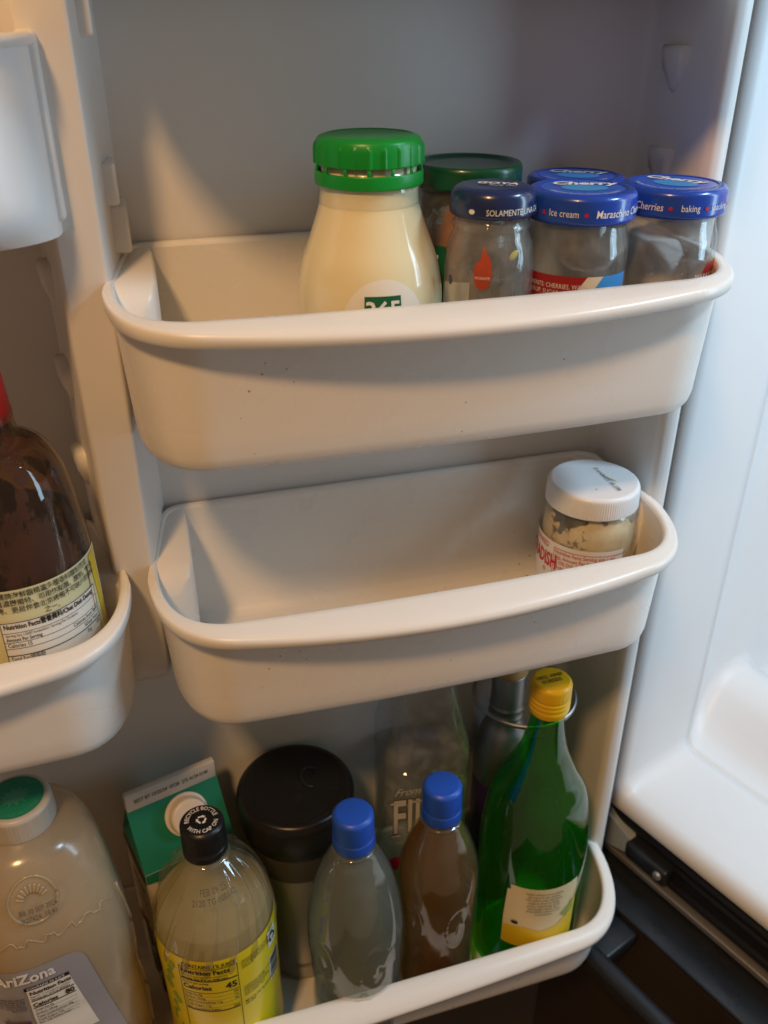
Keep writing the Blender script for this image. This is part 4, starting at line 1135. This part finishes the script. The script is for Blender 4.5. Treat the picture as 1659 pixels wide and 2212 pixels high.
cbox('gable', top, [(0, 1, 5, 4), (2, 3, 7, 6), (0, 4, 8), (3, 8, 7), (0, 8, 3), (4, 7, 8), (1, 9, 5), (2, 6, 9), (1, 2, 9), (5, 9, 6)], M_TEAL)
box('top_seal', (-hw + 0.0004, -0.0026, h2 - 0.001), (hw - 0.0004, 0.0026, h3), M_SEAL, it, 0.0008, 2)
sd_ = Vector((0, hd - 0.0014, h2 - h1)).normalized()
nrm = Vector((0, -(h2 - h1), hd - 0.0014)).normalized()
lettering('BEST BY 12/25/24  07:28  275 4134 0140', 0.0050, lambda x, y: (x * 0.88, -0.0029, (h2 + h3) / 2 + y), M_INKG, it, sx=0.75, bold=0.01)
def slope(u, v, o): return Vector((u, -hd, h1)) + sd_ * v + nrm * o
cp_ = lathe('cap', fillet([(0, 0.0115), (0.0120, 0.0115), (0.0136, 0.0100), (0.0138, 0.0015), (0.0160, 0.0010), (0.0160, 0.0)], 0.0012, 3), M_WCAP, it, 120, ribs(60, -0.0002, 0.002, 0.0098, 0.45))
cp_.location = slope(0.0055, 0.030, 0.0004)
cp_.rotation_euler = nrm.to_track_quat('Z', 'Y').to_euler()
# printed panels: front lower teal edge, side artwork
patch('teal_flap', lambda x, y: (x, -hd - 0.0006, y), [(-hw, h1), (hw, h1), (hw, h1 - 0.020), (0.012, h1 - 0.016), (-0.010, h1 - 0.013), (-hw, h1 - 0.009)], M_TEAL, it)
sf = lambda x, y: (-hw - 0.0006, -x, y)
random.seed(5)
for k in range(5):
    lettering(['ORGANIC', 'Unsweetened', 'DAIRY FREE', 'Shake well', 'INGREDIENTS'][k], [0.0085, 0.0065, 0.006, 0.006, 0.006][k], (lambda o: (lambda x, y: (-hw - 0.0007, -x, o + y)))(0.128 - 0.0125 * k), M_DKTEAL, it, bold=0.03, sx=0.8)
for cx_, cy_, a_, b_ in ((-0.006, 0.062, 0.012, 0.017), (0.010, 0.048, 0.010, 0.015), (-0.004, 0.030, 0.013, 0.014), (0.012, 0.018, 0.009, 0.010), (0.012, 0.075, 0.007, 0.010)):
    patch('leaf_print', sf, [(cx_ + a_ * cos(t) * (0.55 + 0.45 * cos(t)), cy_ + b_ * sin(t)) for t in [2 * pi * q / 24 for q in range(24)]], M_DKTEAL, it)
patch('orange_print', lambda x, y: (-hw - 0.0008, -x, y), ring2d(-0.016, 0.070, 0.0045, 0.006, 18), pm('orange_print', (0.5, 0.16, 0.03), 0.45, mottle=0.2), it)
patch('dark_side_top', lambda x, y: (-hw - 0.0006, -x, y), [(-0.025, h1 - 0.001), (0.025, h1 - 0.001), (0.025, h1 - 0.012), (0.0, h1 - 0.018), (-0.025, h1 - 0.010)], M_DKTEAL, it)
tag(it, 'gable-top carton with teal top and round white cap', 'carton')

# big tea jug at the lower left
M_JUG = thin_glass('jug_plastic', (0.90, 0.85, 0.74), haze=0.26, hazecol=(0.78, 0.68, 0.50), rough=0.18, streak=0.10, sscale=(25, 25, 25), bump=0.5, bscale=30)
M_JUGTEA = murky('jug_tea', (0.74, 0.60, 0.40), 0.14, (0.9, 0.76, 0.52), 0.08, 12)
M_JUGCAP = pm('jug_cap', (0.50, 0.46, 0.40), 0.38, mottle=0.04, sss=0.15)
M_TEALST = pm('green_sticker', (0.010, 0.24, 0.15), 0.4, mottle=0.05)
M_TEALST2 = pm('green_sticker_print', (0.06, 0.30, 0.20), 0.4, mottle=0.05)
M_GREYLAB = pm('grey_label', (0.34, 0.33, 0.36), 0.38, mottle=0.04)
it = item('tea_jug', -0.1090, 0.4330, ZB, 0.0, (1.03, 1.025))
js = [(0.040, 0, 3), (0.0455, 0.004, 3.4), (0.0475, 0.02, 3.6), (0.0475, 0.09, 3.6), (0.0470, 0.115, 3.6), (0.0462, 0.128, 3.4), (0.0470, 0.135, 3.4), (0.0472, 0.165, 3.2), (0.0465, 0.187, 3.0), (0.0430, 0.213, 2.7), (0.0392, 0.234, 2.4), (0.0345, 0.247, 2.2), (0.0270, 0.2525, 2), (0.0215, 0.2545, 2), (0.0200, 0.2560, 2)]
square_loft('jug', js, M_JUG, it, 96)
square_loft('tea', [(max(0.002, h - 0.0022), z, e) for h, z, e in js if 0.004 <= z <= 0.22], M_JUGTEA, it, 64)
lathe('cap', fillet([(0, 0.2725), (0.0185, 0.2725), (0.0203, 0.2705), (0.0208, 0.2590), (0.0208, 0.2555), (0.0195, 0.2550)], 0.0012, 3), M_JUGCAP, it, 160, ribs(60, -0.0002, 0.2565, 0.2700, 0.45))
patch('sticker', topmap(0.2729), ring2d(0, 0, 0.0165), M_TEALST, it)
star = []
for q in range(24):
    r = 0.0095 if q % 2 == 0 else 0.0055
    star.append((r * cos(2 * pi * q / 24) * 1.1, r * 0.8 * sin(2 * pi * q / 24)))
patch('sun_print', topmap(0.2731), star, M_TEALST2, it)
lettering('100% RECYCLABLE', 0.0034, topmap(0.2731), M_TEALST2, it, arc=(0.0132, pi / 2), bold=0.01)
lettering('PLEASE RECYCLE', 0.0034, topmap(0.2731), M_TEALST2, it, arc=(-0.0142, -pi / 2), bold=0.01)
def jrad(z, ang):
    for (h0, z0, e0), (h1_, z1, e1) in zip(js, js[1:]):
        if z0 <= z <= z1:
            t = (z - z0) / (z1 - z0); hwid = h0 + (h1_ - h0) * t; e = e0 + (e1 - e0) * t
            break
    else:
        hwid, e = js[-1][0], 2
    c, s = abs(cos(ang)), abs(sin(ang))
    return hwid / ((c ** e + s ** e) ** (1 / e))
def jw(ox, oy, off=0.0006, rref=0.047):
    def fn(x, y):
        a = (ox + x) / rref
        z = oy + y
        r = jrad(z, a) + off
        return (r * sin(a), -r * cos(a), z)
    return fn
# moulded medallion with a rising sun
for q in range(9):
    a = radians(20 + 140 * q / 8)
    tube('moulded_ray', [jw(-0.007, 0.229, 0.0004)(rr * cos(a), rr * sin(a)) for rr in (0.0055, 0.0075, 0.0095, 0.0112)], 0.0008, M_JUG, it, 8)
tube('moulded_ring', [jw(-0.007, 0.229, 0.0004)(0.0155 * cos(2 * pi * q / 40), 0.0155 * sin(2 * pi * q / 40)) for q in range(41)], 0.0009, M_JUG, it, 8)
zig = []
for q in range(60):
    x = -0.045 + 0.085 * q / 59
    zig.append(jw(0, 0.200, -0.0001)(x, 0.0028 * (1 if (q // 4) % 2 else -1) * (0.6 + 0.4 * sin(q))))
tube('moulded_zigzag', zig, 0.0006, M_JUG, it, 8)
for txt, h in (('BB 30 SEP 2026', 0.2235), ('R27424  15:41', 0.2180)):
    lettering(txt, 0.0052, jw(-0.005, h, 0.0016), M_INKG, it, sx=0.7)
# raised seam down the side
tube('side_seam', [jw(0.047 * 1.02, z, 0.0005)(0.002 * sin(z * 90), 0) for z in [0.03 + 0.17 * q / 30 for q in range(31)]], 0.0012, M_JUG, it, 8)
lpts = fillet([(-0.03, -0.10), (-0.03, 0.030), (0.034, 0.030), (0.052, -0.10)], 0.010, 6)
patch('label', jw(-0.0225, 0.151, 0.0008), lpts, M_GREYLAB, it)
LJ = lambda s, x, y, sz, b=0.0, al='LEFT', mat=M_INKB, sx=0.85: lettering(s, sz, jw(x - 0.0225, 0.151 + y, 0.0016), mat, it, align=al, bold=b, sx=sx)
LJ('AriZona', -0.014, 0.0235, 0.0115, 0.03, 'LEFT', M_INKW, 0.8)
patch('facts_box', jw(-0.0225, 0.151, 0.0012), [(0.0005, 0.0125), (0.0240, 0.0125), (0.0330, -0.045), (0.0005, -0.045)], M_PAPER, it)
patch('facts_head', jw(-0.0225, 0.151, 0.0014), (-0.0005, 0.0128, 0.0240, 0.0158), M_INKB, it, 12, 1)
LJ('CONTAINS 5% JUICE', 0.0010, 0.0144, 0.0026, 0.01, 'LEFT', M_INKW)
LJ('Nutrition Facts', 0.0016, 0.0096, 0.0046, 0.03, sx=0.8)
LJ('Approx. 11 servings per container', 0.0016, 0.0064, 0.0021, sx=0.75)
LJ('Serving size 12 fl oz (355mL)', 0.0016, 0.0040, 0.0023, 0.015, sx=0.78)
LJ('Calories', 0.0016, -0.0020, 0.0046, 0.03)
LJ('80', 0.0246, -0.0016, 0.0062, 0.03, 'RIGHT')
for y in (0.0018, -0.0050, -0.0085, -0.0120, -0.0155, -0.0190, -0.0225):
    patch('facts_rule', jw(-0.0225, 0.151, 0.0015), (0.0015, y, 0.0250, y + (0.0008 if y > -0.006 else 0.0002)), M_INKB, it, 12, 1)
for i, s in enumerate(('Total Fat 0g', 'Sodium 20mg', 'Total Carbohydrate 20g', 'Total Sugars 19g', 'Incl. 19g Added Sugars')):
    LJ(s, 0.0018, -0.0068 - 0.0035 * i, 0.0024, 0.006)
LJ('THIS PRODUCT IS BREWED FROM\nSELECT TEA LEAVES AND PURE\nWATER. REFRIGERATE AFTER\nOPENING. SHAKE WELL.\nSERVE COLD. PLEASE\nRECYCLE.', -0.0015, 0.0010, 0.0022, 0.004, 'RIGHT', M_INKB, 0.8)
patch('purple_tab', jw(-0.0225, 0.151, 0.0014), (-0.016, -0.030, -0.002, -0.016), pm('purple_print', (0.12, 0.05, 0.16), 0.45, mottle=0.1), it, 8, 2)
tag(it, 'large milky tea jug with green cap sticker and grey label at lower left', 'jug')
